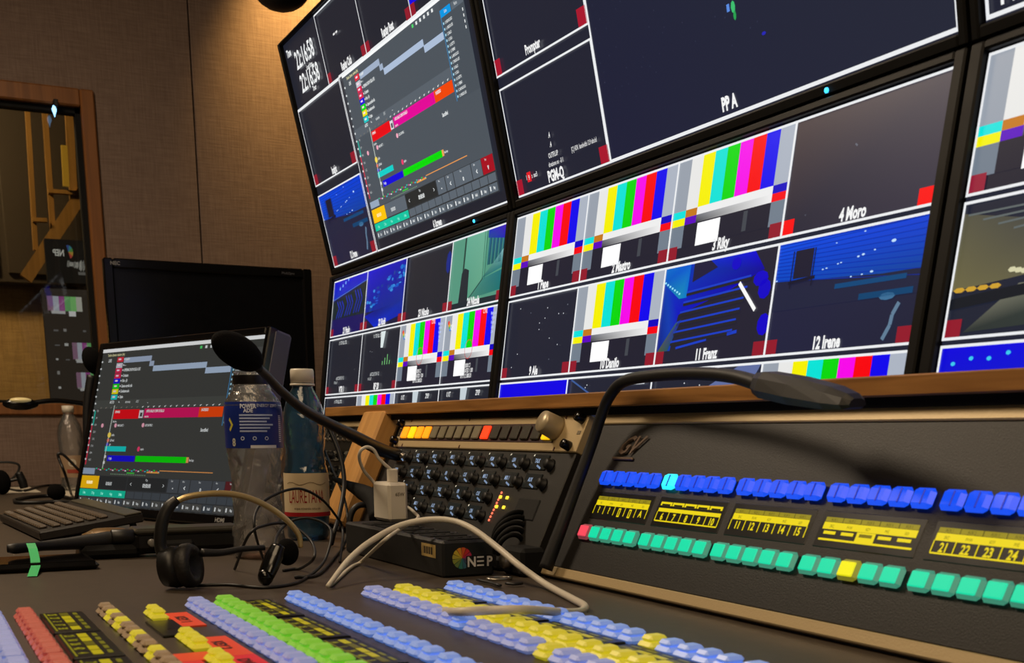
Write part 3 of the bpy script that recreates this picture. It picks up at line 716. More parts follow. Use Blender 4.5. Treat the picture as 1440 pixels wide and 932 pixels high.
    for k in range(16):
        u = 0.004+0.0622*k
        R(u, 0.952, u+0.058, 0.995, bt if k % 3 != 1 or dim > .9 else (62, 68, 74), 3)
        R(u+0.008, 0.962, u+0.015, 0.985, wt, 4); p.text(['Cut', 'Key', 'Take', 'Loop', 'Skip', 'Hold', 'Stop', 'Play'][k % 8], X(u+0.037), Y(0.981), h*0.015, C(wt), 4, 0.7, 'c', 0.03)
    R(0, 0.816, 0.126, 0.897, (255, 196, 10), 3); p.text('00:00:00', X(0.062), Y(0.868), h*0.020, (255, 244, 200), 4, 0.8, 'c', 0.03)
    R(0, 0.902, 0.323, 0.947, (10, 196, 160), 3)
    for k in range(5): p.text(['1 Rec', '2 Tap', '3 Set', '4 Jog', '5 Mrk'][k], X(0.035+0.064*k), Y(0.933), h*0.016, (150, 240, 220), 4, 0.7, 'c', 0.02)
    p.text('00:00:00', X(0.20), Y(0.872), h*0.022, C(wt), 4, 0.7, 'c', 0.02); p.text('<', X(0.35), Y(0.872), h*0.03, C(wt), 4); p.text('>', X(0.56), Y(0.872), h*0.03, C(wt), 4)
    p.text('00:00:00', X(0.455), Y(0.874), h*0.024, C(wt), 4, 0.8, 'c', 0.03); p.text('Play', X(0.45), Y(0.835), h*0.014, C(wt), 4)
    for u, t in ((0.62, '-'), (0.69, '<'), (0.785, 'o'), (0.882, '<'), (0.96, 'v')): p.text(t, X(u), Y(0.878), h*0.028, C(wt), 4, 0.8, 'c', 0.04); p.text('live', X(u-0.01), Y(0.832), h*0.013, C(wt), 4, 0.8)
    for k in range(6): R(0.64+0.03*k, 0.030, 0.652+0.03*k, 0.046, wt if k else (80, 220, 110), 3)
    R(0.846, 0.065, 0.915, 0.10, (0, 150, 226), 3); R(0.92, 0.065, 0.998, 0.10, bt, 3); p.text('Lista', X(0.88), Y(0.088), h*0.016, C(wt), 4); p.text('Note', X(0.95), Y(0.088), h*0.016, C(wt), 4)
    R(0.843, 0.065, 0.847, 0.5, (60, 130, 180), 4)
    for k in range(14):
        v = 0.13+0.027*k
        p.disc(X(0.855), Y(v), w*0.004, h*0.007, C((170, 220, 240)), 4, 6)
        p.text('1.%d. %s' % (k, ['MONOLOGO', 'MUSICA LIVE', 'BALLO', 'SIGLA', 'DUETTO', 'PREMIO'][k % 6]), X(0.864), Y(v+0.007), h*0.014, C(wt), 4, 0.6, 'l', 0.02)
        if k < 4: R(0.985, v-0.008, 0.990, v+0.006, wt, 4)

def monitor(name, label, P0, tilt, x0, x1, t0, t1, ax0, ax1, at0, at1, tiles, base=NAVY, led=None):
    """outer frame x0..x1 by t0..t1 and lit area ax0..ax1 by at0..at1, all in U along and up the screen plane"""
    root = empty(name, P0, label, 'monitor', rot=(-tilt, 0, 0))
    k = U
    ubox((x0*k+0.004, 0.004, t0*k+0.004), (x1*k-0.004, 0.034, t1*k-0.004), 0.006).build('housing', HOUS, root, world=False)
    fr = MB(); d0, d1 = -0.006, 0.004
    fr.box((x0*k, d0, t0*k), (ax0*k, d1+0.01, t1*k), 0.0015); fr.box((ax1*k, d0, t0*k), (x1*k, d1+0.01, t1*k), 0.0015)
    fr.box((ax0*k, d0, t0*k), (ax1*k, d1+0.01, at0*k), 0.0015); fr.box((ax0*k, d0, at1*k), (ax1*k, d1+0.01, t1*k), 0.0015)
    fr.build('bezel', BEZ, root, world=False)
    s = Pic(); s.rect(ax0*k, at0*k, ax1*k, at1*k, base, 0); s.build('screen', root, y=0.002)
    for fn in tiles:
        p = Pic(); fn(p); p.build('picture_tile', root, y=0.0005)
    if led:
        MB().lathe([(0.0022, 0), (0.0022, 0.0012), (0.001, 0.002)], n=10, M=Matrix.Translation((led[0]*k, -0.006, led[1]*k)) @ Matrix.Rotation(math.pi/2, 4, 'X')).build('status_light', glow('led_blue', (60, 190, 255), 2.0), root, world=False)
    cx = (x0+x1)/2*k; cz = (t0+t1)/2*k
    # bracket reaching back to the rack
    yb = root.matrix_basis
    br_ = MB(); pf = np.array([P0[0]+cx, P0[1]+cz*math.sin(tilt)+0.03, P0[2]+cz*math.cos(tilt)])
    br_.box((pf[0]-0.05, pf[1]-0.006, pf[2]-0.05), (pf[0]+0.05, 0.806, pf[2]+0.05), 0.002)
    br_.build('bracket', DARKW, root)
    return root

lw = 0.021
def cell(p, x0, y0, w, h, lab=None, col=WL, sz=0.105, lx=0.5, lay=3, border=True, ly=0.035):
    """white hairline border and the name under the picture, in U"""
    if border: p.frame(x0*U, y0*U, (x0+w)*U, (y0+h)*U, lw*U, col, lay+1)
    if lab: p.text(lab, (x0+w*lx)*U, (y0+h*ly)*U, sz*h*U, (244, 244, 244), lay+1, 0.72, 'c', 0.045)

# ---- lower middle monitor
CW = 16/9
def LM(i, j, kind, lab=None, tl=DRED, seed=1, **kw):
    x0, y0, w, h = 0.055+CW*i*0.994, -(j+1)*1.003+0.022, CW*0.994+0.014, 0.966
    def fn(p):
        a = (x0*U, y0*U, w*U, h*U)
        if kind == 'bars': bars_tile(p, *a)
        elif kind == 'arena': arena(p, *a)
        elif kind == 'stairs': stairs(p, *a)
        elif kind == 'blue': p.rect(a[0], a[1], a[0]+a[2], a[1]+a[3], (12, 0, 226), 1)
        elif kind == 'dusk': p.grad(a[0], a[1], a[0]+a[2], a[1]+a[3], (40, 38, 54), (54, 50, 66), (62, 58, 72), (70, 58, 62), 1); stars(p, *a, 3, 12)
        else: stars(p, *a, 14, seed)
        if j == 2 and i == 1: p.line((a[0]+a[2]*.05, a[1]+a[3]*.97), (a[0]+a[2]*.30, a[1]+a[3]*.80), 0.02*U, (60, 90, 150), 3); p.rect(a[0]+a[2]*.70, a[1]+a[3]*.87, a[0]+a[2]*.92, a[1]+a[3]*.92, (200, 205, 210), 3)
        if j == 2 and i == 2: p.poly([(a[0]+a[2]*.40, a[1]+a[3]*.7), (a[0]+a[2]*.80, a[1]+a[3]*.98), (a[0]+a[2]*.98, a[1]+a[3]*.98), (a[0]+a[2]*.88, a[1]+a[3]*.7)], (96, 110, 160), 3)
        if tl: tally(p, *a, tl, right=kw.get('right', True), left=kw.get('left', True))
        cell(p, x0, y0, w, h, lab, lx=kw.get('lx', 0.5))
    return fn
tiles = [LM(0, 0, 'bars', '1 Pepe'), LM(1, 0, 'bars', '2 Mastro'), LM(2, 0, 'bars', '3 Riky'), LM(3, 0, 'dusk', '4 Moro', TRED),
         LM(0, 1, 'dark', '9 Ale', seed=5), LM(1, 1, 'bars', '10 Danilo'), LM(2, 1, 'stairs', '11 Franz'), LM(3, 1, 'arena', '12 Irene', lx=0.45),
         LM(0, 2, 'blue', None, None), LM(1, 2, 'dark', None, None, seed=8), LM(2, 2, 'dark', None, None, seed=9), LM(3, 2, 'bars', None, None)]
monitor('multiview_monitor', 'lower middle monitor with colour-bar tiles named Pepe, Mastro and Riky', LP0, TL,
        -0.055, 7.25, -4.05, 0.07, 0.045, 7.14, -3.98, 0.0, tiles)
# ---- lower left monitor
def LLt(i, j, kind, lab=None, tl=DRED, **kw):
    pw = 1.7385
    x0, y0, w, h = -7.135+pw*i, -(j+1)*1.0+0.012, pw+0.014, 0.966
    def fn(p):
        a = (x0*U, y0*U, w*U, h*U)
        if kind == 'chev': chevrons(p, *a)
        elif kind == 'stand': bluestand(p, *a)
        elif kind == 'curtain': curtain(p, *a)
        elif kind == 'text': scr_text(p, *a)
        elif kind == 'text2':
            scr_text(p, *a); p.poly([(a[0]+a[2]*.52, a[1]+a[3]*.7), (a[0]+a[2]*.58, a[1]+a[3]*.7), (a[0]+a[2]*.62, a[1]+a[3]*.96), (a[0]+a[2]*.5, a[1]+a[3]*.96)], (220, 232, 232), 2)
            for k in range(4): p.line((a[0]+a[2]*(.6+.06*k), a[1]+a[3]*.42), (a[0]+a[2]*(.6+.06*k), a[1]+a[3]*(.48+.05*(k % 3))), a[2]*.012, (130, 220, 130), 2)
        elif kind in ('obars', 'barsx'):
            bars_tile(p, *a)
            if kind == 'obars':
                p.text('CTRL', a[0]+a[2]*.74, a[1]+a[3]*.92, a[3]*.06, (250, 200, 210), 3, 0.7, 'c', .03)
                for k in range(5): p.text(['Matrix out', 'Hybrid', 'Router', 'Loop', 'Line'][k], a[0]+a[2]*.89, a[1]+a[3]*(.88-.06*k), a[3]*.045, (190, 200, 250), 3, 0.6, 'c', .02)
                for k, c_ in enumerate([(230, 60, 50), (240, 170, 40), (60, 180, 90), (40, 120, 220)]): p.disc(a[0]+a[2]*(.07+.012*k), a[1]+a[3]*(.88-.03*k), a[2]*.02, a[3]*.03, c_, 3, 8)
                p.text('KP', a[0]+a[2]*.13, a[1]+a[3]*.78, a[3]*.07, (240, 240, 240), 3, 0.8, 'c', .04)
                for k in range(3): p.text(['48.0000 C1', 'CALIBRATED 1 300', '8111112 3800.30'][k], a[0]+a[2]*.5, a[1]+a[3]*(.22-.07*k), a[3]*.06, (236, 236, 236), 3, 0.62, 'c', .02)
                n = 14
                for k in range(n):
                    t0, t1 = 2*math.pi*k/n, 2*math.pi*(k+1)/n
                    p.line((a[0]+a[2]*(.5+.07*math.cos(t0)), a[1]+a[3]*(.47+.13*math.sin(t0))), (a[0]+a[2]*(.5+.07*math.cos(t1)), a[1]+a[3]*(.47+.13*math.sin(t1))), a[2]*.006, (190, 60, 60), 3)
        elif kind == 'spot':
            p.poly([(a[0]+a[2]*.44, a[1]+a[3]*.66), (a[0]+a[2]*.52, a[1]+a[3]*.66), (a[0]+a[2]*.55, a[1]+a[3]*.99), (a[0]+a[2]*.42, a[1]+a[3]*.99)], (196, 208, 214), 2)
            p.text('0 XT', a[0]+a[2]*.2, a[1]+a[3]*.87, a[3]*.07, (220, 222, 222), 2, 0.7, 'c', .03); p.text('ZPSP', a[0]+a[2]*.75, a[1]+a[3]*.87, a[3]*.07, (220, 222, 222), 2, 0.7, 'c', .03)
        elif kind == 'blueedge':
            p.disc(a[0]+a[2]*.93, a[1]+a[3]*.72, a[2]*.05, a[3]*.16, (20, 40, 130), 1, 8)
        if tl: tally(p, *a, tl)
        cell(p, x0, y0, w, h, lab, lx=0.5)
    return fn
tiles = [LLt(0, 0, 'chev', '21 Paolo'), LLt(1, 0, 'stand', '22 Robi'), LLt(2, 0, 'blueedge', '23 Nicolo'), LLt(3, 0, 'curtain', '24 Nicola'),
         LLt(0, 1, 'text', 'VTR 1'), LLt(1, 1, 'text2', 'RF 20'), LLt(2, 1, 'obars', None, None), LLt(3, 1, 'obars', None, None),
         LLt(0, 2, 'text', None, None), LLt(1, 2, 'barsx', None, None), LLt(2, 2, 'spot', None, None), LLt(3, 2, 'spot', None, None)]
monitor('multiview_monitor', 'lower left monitor with blue arena tiles, a green curtain tile and two bar tiles', LP0, TL,
        -7.27, -0.065, -4.05, 0.07, -7.155, -0.155, -3.98, 0.0, tiles, base=(32, 35, 46))
# ---- lower right monitor
def LRt(i, j, kind):
    x0, y0, w, h = 7.425+CW*i, -(j+1)*1.0+0.022, CW+0.014, 0.966
    def fn(p):
        a = (x0*U, y0*U, w*U, h*U)
        if kind == 'bars': bars_tile(p, *a)
        elif kind == 'studio': studio(p, *a)
        elif kind == 'bluelights':
            p.grad(a[0], a[1], a[0]+a[2], a[1]+a[3], (10, 40, 150), (10, 60, 180), (10, 10, 220), (12, 0, 220), 1)
            for k in range(8): p.disc(a[0]+a[2]*(.08+.09*k), a[1]+a[3]*(.86+.012*k+.02*(k % 2)), a[2]*.012, a[3]*.016, (60, 200, 240), 3, 8)
        else: stars(p, *a, 8, 4)
        if kind != 'bluelights': tally(p, *a, DRED if kind != 'bars' else (150, 30, 56))
        cell(p, x0, y0, w, h)
    return fn
monitor('multiview_monitor', 'lower right monitor cut by the frame, colour bars above a studio picture', LP0, TL,
        7.29, 14.55, -4.05, 0.07, 7.41, 14.47, -3.98, 0.0, [LRt(i, j, ['bars', 'studio', 'bluelights', 'd'][j] if i == 0 else 'd') for i in range(4) for j in range(3)])
# ---- upper left monitor
ULX = [-7.245, -5.52, -3.77, -2.02, -0.265]
def ul_grid(p):
    for a, b in (((ULX[0], 2.57), (ULX[1], 2.57)),): p.line((a[0]*U, a[1]*U), (b[0]*U, b[1]*U), lw*U, WL, 4)
    for x in ULX[1:4]: p.line((x*U, 2.57*U), (x*U, 3.56*U), lw*U, WL, 4)
    p.line((ULX[1]*U, 3.555*U), (ULX[4]*U, 3.555*U), lw*U, WL, 4); p.line((ULX[4]*U, 0.0), (ULX[4]*U, 3.56*U), lw*U, WL, 4)
    p.line((ULX[1]*U, 2.57*U), (ULX[4]*U, 2.57*U), lw*U, WL, 4)
    for i in (1, 2, 3):
        tally(p, ULX[i]*U, 2.58*U, (ULX[i+1]-ULX[i])*U, 0.97*U, DRED)
        p.text(['', 'Replay Club', 'Replay Beat', 'Replay Gold'][i], (ULX[i]+0.9)*U, 2.62*U, 0.11*U, (240, 240, 240), 4, 0.62, 'c', .045)
    p.text('-- --', (ULX[1]+0.72)*U, 3.1*U, 0.10*U, (230, 230, 230), 4, 0.9, 'c', .05)
    p.rect((ULX[3]+0.01)*U, 2.72*U, (ULX[4])*U, 3.54*U, (14, 0, 226), 2)
def ul_clock(p):
    p.text('22:16:58', (ULX[0]+0.93)*U, 3.10*U, 0.26*U, (242, 244, 244), 4, 0.78, 'c', .02)
    p.text('Local time', (ULX[0]+1.05)*U, 2.99*U, 0.075*U, (236, 238, 238), 4, 0.7, 'c', .03)
    p.text('22:16:58', (ULX[0]+0.93)*U, 2.75*U, 0.26*U, (242, 244, 244), 4, 0.78, 'c', .02)
    p.text('Timer', (ULX[0]+1.05)*U, 2.66*U, 0.075*U, (236, 238, 238), 4, 0.7, 'c', .03)
    p.text('Time', (ULX[0]+0.22)*U, 3.36*U, 0.11*U, (236, 238, 238), 4, 0.7, 'c', .04)
def ul_mid(p):
    x0, w = ULX[0], -5.07-ULX[0]
    p.frame(x0*U, 1.345*U, (x0+w)*U, 2.56*U, lw*U, WL, 4); tally(p, x0*U, 1.35*U, w*U, 1.2*U, DRED)
    p.text('Insight', (x0+w*0.5)*U, 1.39*U, 0.11*U, (240, 240, 240), 4, 0.62, 'c', .045)
def ul_low(p):
    x0, w = ULX[0], -5.07-ULX[0]
    arena(p, x0*U, 0.02*U, w*U, 1.17*U, 4)
    p.frame(x0*U, 0.0, (x0+w)*U, 1.195*U, lw*U, WL, 5); tally(p, x0*U, 0.01*U, w*U, 1.17*U, DRED)
    p.text('12 Irene', (x0+w*0.5)*U, 0.05*U, 0.11*U, (240, 240, 240), 5, 0.66, 'c', .045)
def ul_gui(p):
    p.frame(-5.07*U, 0.0, ULX[4]*U, 2.60*U, lw*U, WL, 1)
    gui(p, -4.93*U, 0.16*U, 4.45*U, 2.42*U, 1.0, (76, 84, 92))
    p.text('6 Screen', -2.55*U, 0.035*U, 0.095*U, (240, 240, 240), 4, 0.66, 'c', .045)
UT0, UT1 = -0.115, 3.63
monitor('multiview_monitor', 'upper left monitor with two clocks reading 22:16:58 and a timeline program', UP0, TU,
        -7.36, -0.155, UT0, UT1, -7.285, -0.235, -0.02, 3.585, [ul_grid, ul_clock, ul_mid, ul_low, ul_gui], base=(33, 35, 46), led=(-1.25, -0.08))
# ---- upper middle monitor
def um_prompter(p):
    p.frame(0.0, 1.36*U, 2.195*U, 2.60*U, lw*U, WL, 3); tally(p, 0.0, 1.365*U, 2.195*U, 1.24*U, (168, 22, 46), 0.085)
    p.text('Prompter', 0.98*U, 1.42*U, 0.10*U, (240, 240, 240), 4, 0.66, 'c', .04)
def um_pgmq(p):
    p.frame(0.0, 0.0, 2.195*U, 1.235*U, lw*U, WL, 3); tally(p, 0.0, 0.01*U, 2.195*U, 1.23*U, (168, 22, 46), 0.085)
    p.text('PGM-Q', 1.0*U, 0.045*U, 0.12*U, (244, 244, 244), 4, 0.72, 'c', .045)
    p.rect(0.30*U, 0.13*U, 0.40*U, 0.24*U, (226, 30, 40), 3); p.text('9', 0.35*U, 0.15*U, 0.06*U, (250, 230, 230), 4); p.text('1        s  sec3', 0.42*U, 0.16*U, 0.055*U, (230, 230, 230), 4, 0.7, 'c', .02)
    p.text('OUTFLUP', 1.02*U, 0.29*U, 0.055*U, (230, 230, 230), 4, 0.7, 'c', .02); p.text('direzione on  -511', 1.05*U, 0.20*U, 0.05*U, (220, 220, 220), 4, 0.7, 'c', .02)
    p.text('[C] HDR  bandwidth 12.9 alto/sd', 1.72*U, 0.26*U, 0.05*U, (214, 214, 214), 4, 0.6, 'c', .02)
    for y in (0.50, 0.40): p.text('.4', 1.0*U, y*U, 0.055*U, (226, 226, 226), 4, 0.8, 'c', .04)
def um_top(p):
    p.frame(0.0, 2.66*U, 2.195*U, 3.58*U, lw*U, WL, 3)
def um_ppa(p):
    p.grad(2.195*U, 0, 7.09*U, 3.58*U, (30, 32, 56), (37, 40, 56), (34, 40, 54), (28, 34, 52), 1)
    p.frame(2.195*U, 0.0, 7.095*U, 3.58*U, 0.032*U, WL, 3)
    p.text('PP A', 4.36*U, 0.075*U, 0.115*U, (244, 244, 244), 4, 0.72, 'c', .05)
    for x, y in ((4.52, 1.22), (4.58, 0.86)):
        p.disc(x*U, y*U, 0.03*U, 0.05*U, (60, 190, 110), 3, 8); p.disc((x+0.01)*U, (y-0.07)*U, 0.02*U, 0.04*U, (40, 160, 80), 3, 8); p.rect((x-0.09)*U, (y-0.02)*U, (x-0.05)*U, (y+0.04)*U, (90, 140, 226), 3)
    p.disc(4.95*U, 0.55*U, 0.03*U, 0.015*U, (40, 40, 180), 3, 6)
    rnd = random.Random(4)
    for k in range(60): p.disc((2.3+3*rnd.random()**1.5)*U, (0.5+1.6*rnd.random())*U, 0.006*U, 0.008*U, (52, 56, 78), 2, 5)
monitor('program_monitor', 'upper middle monitor, nearly black picture named PP A beside the prompter tile', UP0, TU,
        -0.115, 7.20, UT0, UT1, -0.025, 7.115, -0.02, 3.60, [um_prompter, um_pgmq, um_top, um_ppa], base=(33, 35, 50), led=(5.72, -0.075))
def ur_tile(p):
    p.frame(7.335*U, 0.0, 12.0*U, 3.58*U, 0.03*U, WL, 3); p.text('PVW', 7.62*U, 0.07*U, 0.13*U, (244, 244, 244), 4, 0.75, 'c', .05)
monitor('program_monitor', 'upper right monitor of which only the corner marked PVW shows', UP0, TU,
        7.235, 14.5, UT0, UT1, 7.31, 14.42, -0.02, 3.60, [ur_tile], base=(33, 35, 50))

# ================================================================== CONSOLE WEDGE WITH THE SLOPED PANELS
K = 1/1.2
C0 = at_z(761, 811.5, DZ)                                # near left foot of the sloped console
CT = at_x(852.7, 581.7, C0[0])
CD = CT-C0; CL = float(np.linalg.norm(CD)); CA = math.atan2(CD[1], CD[2])
CN = np.array([0, math.cos(CA), -math.sin(CA)])          # into the panel
CUP = CD/CL
def cpt(s, t, off=0.0): return C0+np.array([s, 0, 0])+CUP*t-CN*off
def on_panel(x, y, off=0.0): return at_plane(x, y, C0-CN*off, CN)
def st(x, y, off=0.0):
    p = on_panel(x, y, off)-C0; return float(p[0]), float(p @ CUP)
CROT = (-CA, 0, 0)

def wedge(root, x0, x1, mat, name='body', inset=0.004):
    """body under a sloped face from s=x0 to x1 (world), standing on the desk"""
    a = C0+CN*inset; b = C0+CUP*CL+CN*inset
    prof = [(a[1]+0.001, DZ+0.0002), (b[1], b[2]-0.002), (b[1]+0.002, b[2]-0.002), (0.648, DZ+0.06), (0.645, DZ+0.0002)]
    MB().prism(prof, C0[0]+x0, C0[0]+x1).build(name, mat, root)

def key_mesh(w, h, d, bev, mat, name='key_cap'):
    """cap standing out of a face towards -y"""
    return ubox((-w/2, -d, -h/2), (w/2, 0, h/2), bev).mesh(name, mat)

# ---------------------------------------------------------------- tall sloped switcher console
con = empty('switcher_console', C0, 'sloped black switcher console with blue and green lit button rows', 'console', rot=CROT)
CX1 = 0.86
wedge(con, 0.0, CX1, CONS)
ubox((0.0, -0.001, 0.0165*K+0.0006), (CX1, 0.006, 0.2045*K), 0.0005).build('face_plate', CONS, con, world=False)
ubox((0.0, -0.003, 0.0035), (CX1, 0.008, 0.0165*K), 0.001).build('edge_strip', STRIP, con, world=False, label='champagne aluminium strip along the foot')
ubox((0.0, -0.003, 0.2045*K+0.0004), (CX1, 0.008, CL), 0.001).build('edge_strip', STRIP, con, world=False, label='champagne aluminium strip along the top')
LOGO = plain('logo_dark_metal', (112, 94, 80), 0.35, metal=0.4)
lg = MB()
vs, fs = glyphs('GV', 0.02)
s0, t0 = st(869, 639); k = 0.019/0.72
pts = [(s0+a*k*0.95+b*k*0.75, -0.0012, t0+b*k) for a, b in vs]
n = len(pts)
lg.add(pts+[(p[0], -0.0036, p[2]) for p in pts], [tuple(i+n for i in f) for f in fs]); lg.add([(p[0]+0.0006, -0.0024, p[2]-0.0006) for p in pts], fs)
lgo = lg.build('logo', LOGO, con, world=False, label='raised slanted GV logo')
sA, tA = st(865, 643.5); sB, tB = st(893, 646)
ubox((sA, -0.0035, tA-0.003), (sB, -0.001, tA), 0.0008).build('logo_bar', LOGO, con, world=False)
# buttons
GP, BP, S0 = 0.1352*K, 0.0258*K, 0.0478
BLUE = glow('key_blue_lit', (24, 84, 250), 0.92, (8, 26, 120), 0.25); CYAN = glow('key_cyan_lit', (40, 226, 250), 1.3, (40, 200, 230))
TEAL = glow('key_teal_lit', (4, 222, 168), 0.95, (6, 90, 70)); TEALR = glow('key_teal_rim', (64, 150, 122), 0.75, (50, 90, 78), 0.25)
PINK = glow('key_pink_lit', (226, 70, 90), 0.85, (200, 60, 80)); YELK = glow('key_yellow_lit', (214, 214, 10), 0.9, (200, 200, 20))
PINKR = glow('key_pink_rim', (150, 70, 80), 0.5); YELR = glow('key_yellow_rim', (140, 140, 40), 0.5)
bm = key_mesh(0.0205, 0.0153, 0.0065, 0.0042, BLUE); cm_ = key_mesh(0.0205, 0.0153, 0.0065, 0.0042, CYAN)
ridge = ubox((0.0012, -0.0074, -0.0056), (0.0024, -0.006, 0.0056), 0.0004).mesh('key_ridge', glow('key_blue_dark', (10, 44, 190), 0.8, (6, 14, 70)))
tr_ = {m.name: key_mesh(0.0208, 0.0160, 0.0055, 0.0035, m) for m in (TEALR, PINKR, YELR)}
tl_ = {m.name: ubox((-0.0078, -0.0066, -0.0056), (0.0078, -0.005, 0.0056), 0.001).mesh('key_lens', m) for m in (TEAL, PINK, YELK)}
tB_, tG_ = (0.1253+0.1437)/2*K, (0.0555+0.0745)/2*K
BAY = plain('display_bay_black', (8, 8, 8), 0.3)
DY = (236, 212, 14); DYD = (120, 108, 10)
for g in range(6):
    for i in range(5):
        n_ = g*5+i; s = S0+GP*g+BP*(i+0.5)
        o = share('blue_key', cm_ if n_ == 5 else bm, (s, -0.001, tB_), con)
        share('key_ridge', ridge, (0, 0, 0), o)
        rim, lens = (PINKR, PINK) if n_ == 0 else ((YELR, YELK) if n_ == 17 else (TEALR, TEAL))
        o = share('lit_key', tr_[rim.name], (s, -0.001, tG_), con)
        share('key_lens', tl_[lens.name], (0, 0, 0), o)
    x0 = S0+GP*g+0.0022; x1 = x0+0.1035
    z0, z1 = 0.0695, 0.0985
    bay = ubox((x0, -0.0016, z0), (x1, 0.001, z1), 0.0005).build('display_bay', BAY, con, world=False)
    p = Pic(0.0001); W5 = (x1-x0-0.008)/5; xa = x0+0.004
    labs = [['?', '?', '[]', '[]', 'A'], ['6', '7', '8', '9', '10'], ['11', '12', '13', '14', '15'], ['16', '17', '18', '19', '20'], ['21', '22', '23', '24', '25'], ['26', '27', '28', '29', '30']][g]
    zt = z1-0.005
    for i in range(5):
        a, b = xa+W5*i, xa+W5*(i+1)
        if g == 1:
            p.rect(a+.0005, zt-0.0035, b-.0005, zt, DY, 1); p.rect(a+.003, zt-0.0035, b-.003, zt-.002, (10, 10, 6), 2)
            p.rect(a, zt-0.0095, b, zt-0.006, DY, 1)
        else:
            p.rect(a+.0003, zt-0.0037, b-.0003, zt, (150, 136, 20), 1); p.text('AUX %d' % (i+1), (a+b)/2, zt-0.003, 0.0022, (60, 52, 6), 2, 0.8)
            p.rect(a, zt-0.0095, b, zt-0.004, DY, 1); p.text(['SRC', 'PVW', 'KEY', 'M/E', 'ISO'][i], (a+b)/2, zt-0.0082, 0.0024, (110, 96, 8), 2, 0.8)
        zb = zt-0.0185
        inv = (g == 3 and i == 2)
        if inv: p.rect(a, zb+0.001, b, zt-0.0097, DY, 1)
        if g == 3:
            p.rect(a+.003, zb+0.005, b-.003, zb+0.0075, DY if not inv else (120, 108, 8), 2); p.rect(a, zb, b, zb+0.0016, DY, 2)
        else: p.text(labs[i], (a+b)/2, zb+0.0012, 0.0066, DY, 2, 0.85, 'c', .03)
        if g != 3:
            p.rect(a-.0005, zb, a+.0005, zt-0.0095, DY, 2); p.rect(b-.0005, zb, b+.0005, zt-0.0095, DY, 2)
            if g in (1, 4): p.rect(a, zb-0.0006, b, zb+0.0006, DY, 2)
    p.build('display_text', bay, DISP, y=-0.0017)

# ---------------------------------------------------------------- rack cabinet left of the console
rc = empty('rack_cabinet', cpt(-0.5, 0), 'low black rack cabinet under the oak rail, left of the console', 'rack cabinet', rot=None)
RCX0 = -0.955
wedge(rc, RCX0, -0.024, DARKW, inset=0.010)
ch0, ch1 = C0+CN*0.012, cpt(0, 0.150)+CN*0.012
MB().prism([(ch0[1], DZ), (ch1[1], ch1[2]), (ch1[1]+0.01, ch1[2]), (0.645, DZ)], C0[0]-0.0235, C0[0]-0.002).build('end_cheek', BLKM, rc)
# wooden divider block
wdv = empty('wooden_divider', cpt(-0.65, 0), 'upright beech divider between the two rack bays', 'divider', rot=CROT)
ubox((-0.047, -0.022, 0.0005+0.008), (0.047-0.006, 0.0095, 0.2265*K), 0.004).build('block', DIVW, wdv, world=False)

# intercom strip with a row of lit keys
ic = empty('intercom_strip', cpt(0, 0), 'champagne intercom strip with four amber and one red lit key', 'intercom', rot=CROT)
ix0, ix1, iz0, iz1 = -0.564, -0.0265, 0.1385, 0.1812
ubox((ix0, -0.004, iz0), (ix1, 0.0095, iz1), 0.001).build('face_plate', STRIP, ic, world=False)
kx0, kx1, kz0, kz1 = -0.549, -0.084, 0.1482, 0.1712
ubox((kx0, -0.0046, kz0), (kx1, -0.003, kz1), 0.0004).build('key_bay', plain('key_bay_maroon', (44, 10, 8), 0.5), ic, world=False)
AMB = glow('key_amber_lit', (255, 150, 20), 1.0); AMY = glow('key_amber_yellow', (255, 196, 14), 1.0); REDK = glow('key_red_lit', (255, 60, 22), 1.0)
OFF = plain('key_unlit_grey', (128, 120, 98), 0.35); OFFD = plain('key_unlit_dark', (62, 60, 54), 0.35)
nk = 17; kp = (kx1-kx0-0.006)/nk
km = {m.name: ubox((-kp*0.36, -0.003, -0.0085), (kp*0.36, 0, 0.0085), 0.0010).mesh('lit_key', m) for m in (AMB, AMY, REDK, OFF, OFFD)}
for i in range(nk):
    m = {0: AMB, 1: AMY, 2: AMB, 3: AMB, 10: REDK, 16: AMY}.get(i, OFF if i < 10 else OFFD)
    if i == 9: m = OFF
    share('strip_key', km[m.name], (kx0+0.003+kp*(i+0.5), -0.0046, (kz0+kz1)/2), ic)
kc = st(784, 603)                                        # big knob
rotY = Matrix.Rotation(math.pi/2, 4, 'X')
def knob(root, s, t, r, d, mat, name='knob', y0=-0.004, n=20, mark=None):
    M = Matrix.Translation((s, y0, t)) @ rotY
    o = MB().lathe([(r*1.02, 0), (r, d*0.15), (r*0.93, d*0.9), (r*0.86, d), (0.0002, d)], n=n, M=M).build(name, mat, root, world=False)
    if mark: ubox((s-r*0.06, y0-d-0.0008, t), (s+r*0.06, y0-d+0.0004, t+r*0.85)).build('knob_mark', mark, o, world=False)
    return o
knob(ic, kc[0]+0.008, kc[1]-0.002, 0.0135, 0.022, plain('knob_champagne', (176, 160, 128), 0.35, metal=0.3))
for s, t in ((-0.036, 0.1755), (-0.043, 0.1445), (-0.557, 0.1725), (-0.557, 0.1465)):
    knob(ic, s, t, 0.0055, 0.010, BLKG, 'thumb_screw')
for s in (-0.53, -0.33, -0.075):
    for t in (0.1785, 0.1412): ubox((s-0.0012, -0.0046, t-0.002), (s+0.0012, -0.003, t+0.002)).build('slot', plain('slot_red_brown', (70, 26, 16), 0.5), ic, world=False)
ubox((ix0+0.003, -0.0048, 0.1545), (ix0+0.009, -0.003, 0.166), 0.0005).build('side_window', BLKG, ic, world=False)
ubox((-0.0375, -0.0045, 0.1585), (-0.0305, -0.003, 0.1625)).build('nameplate', plain('nameplate_grey', (120, 108, 84), 0.4), ic, world=False)

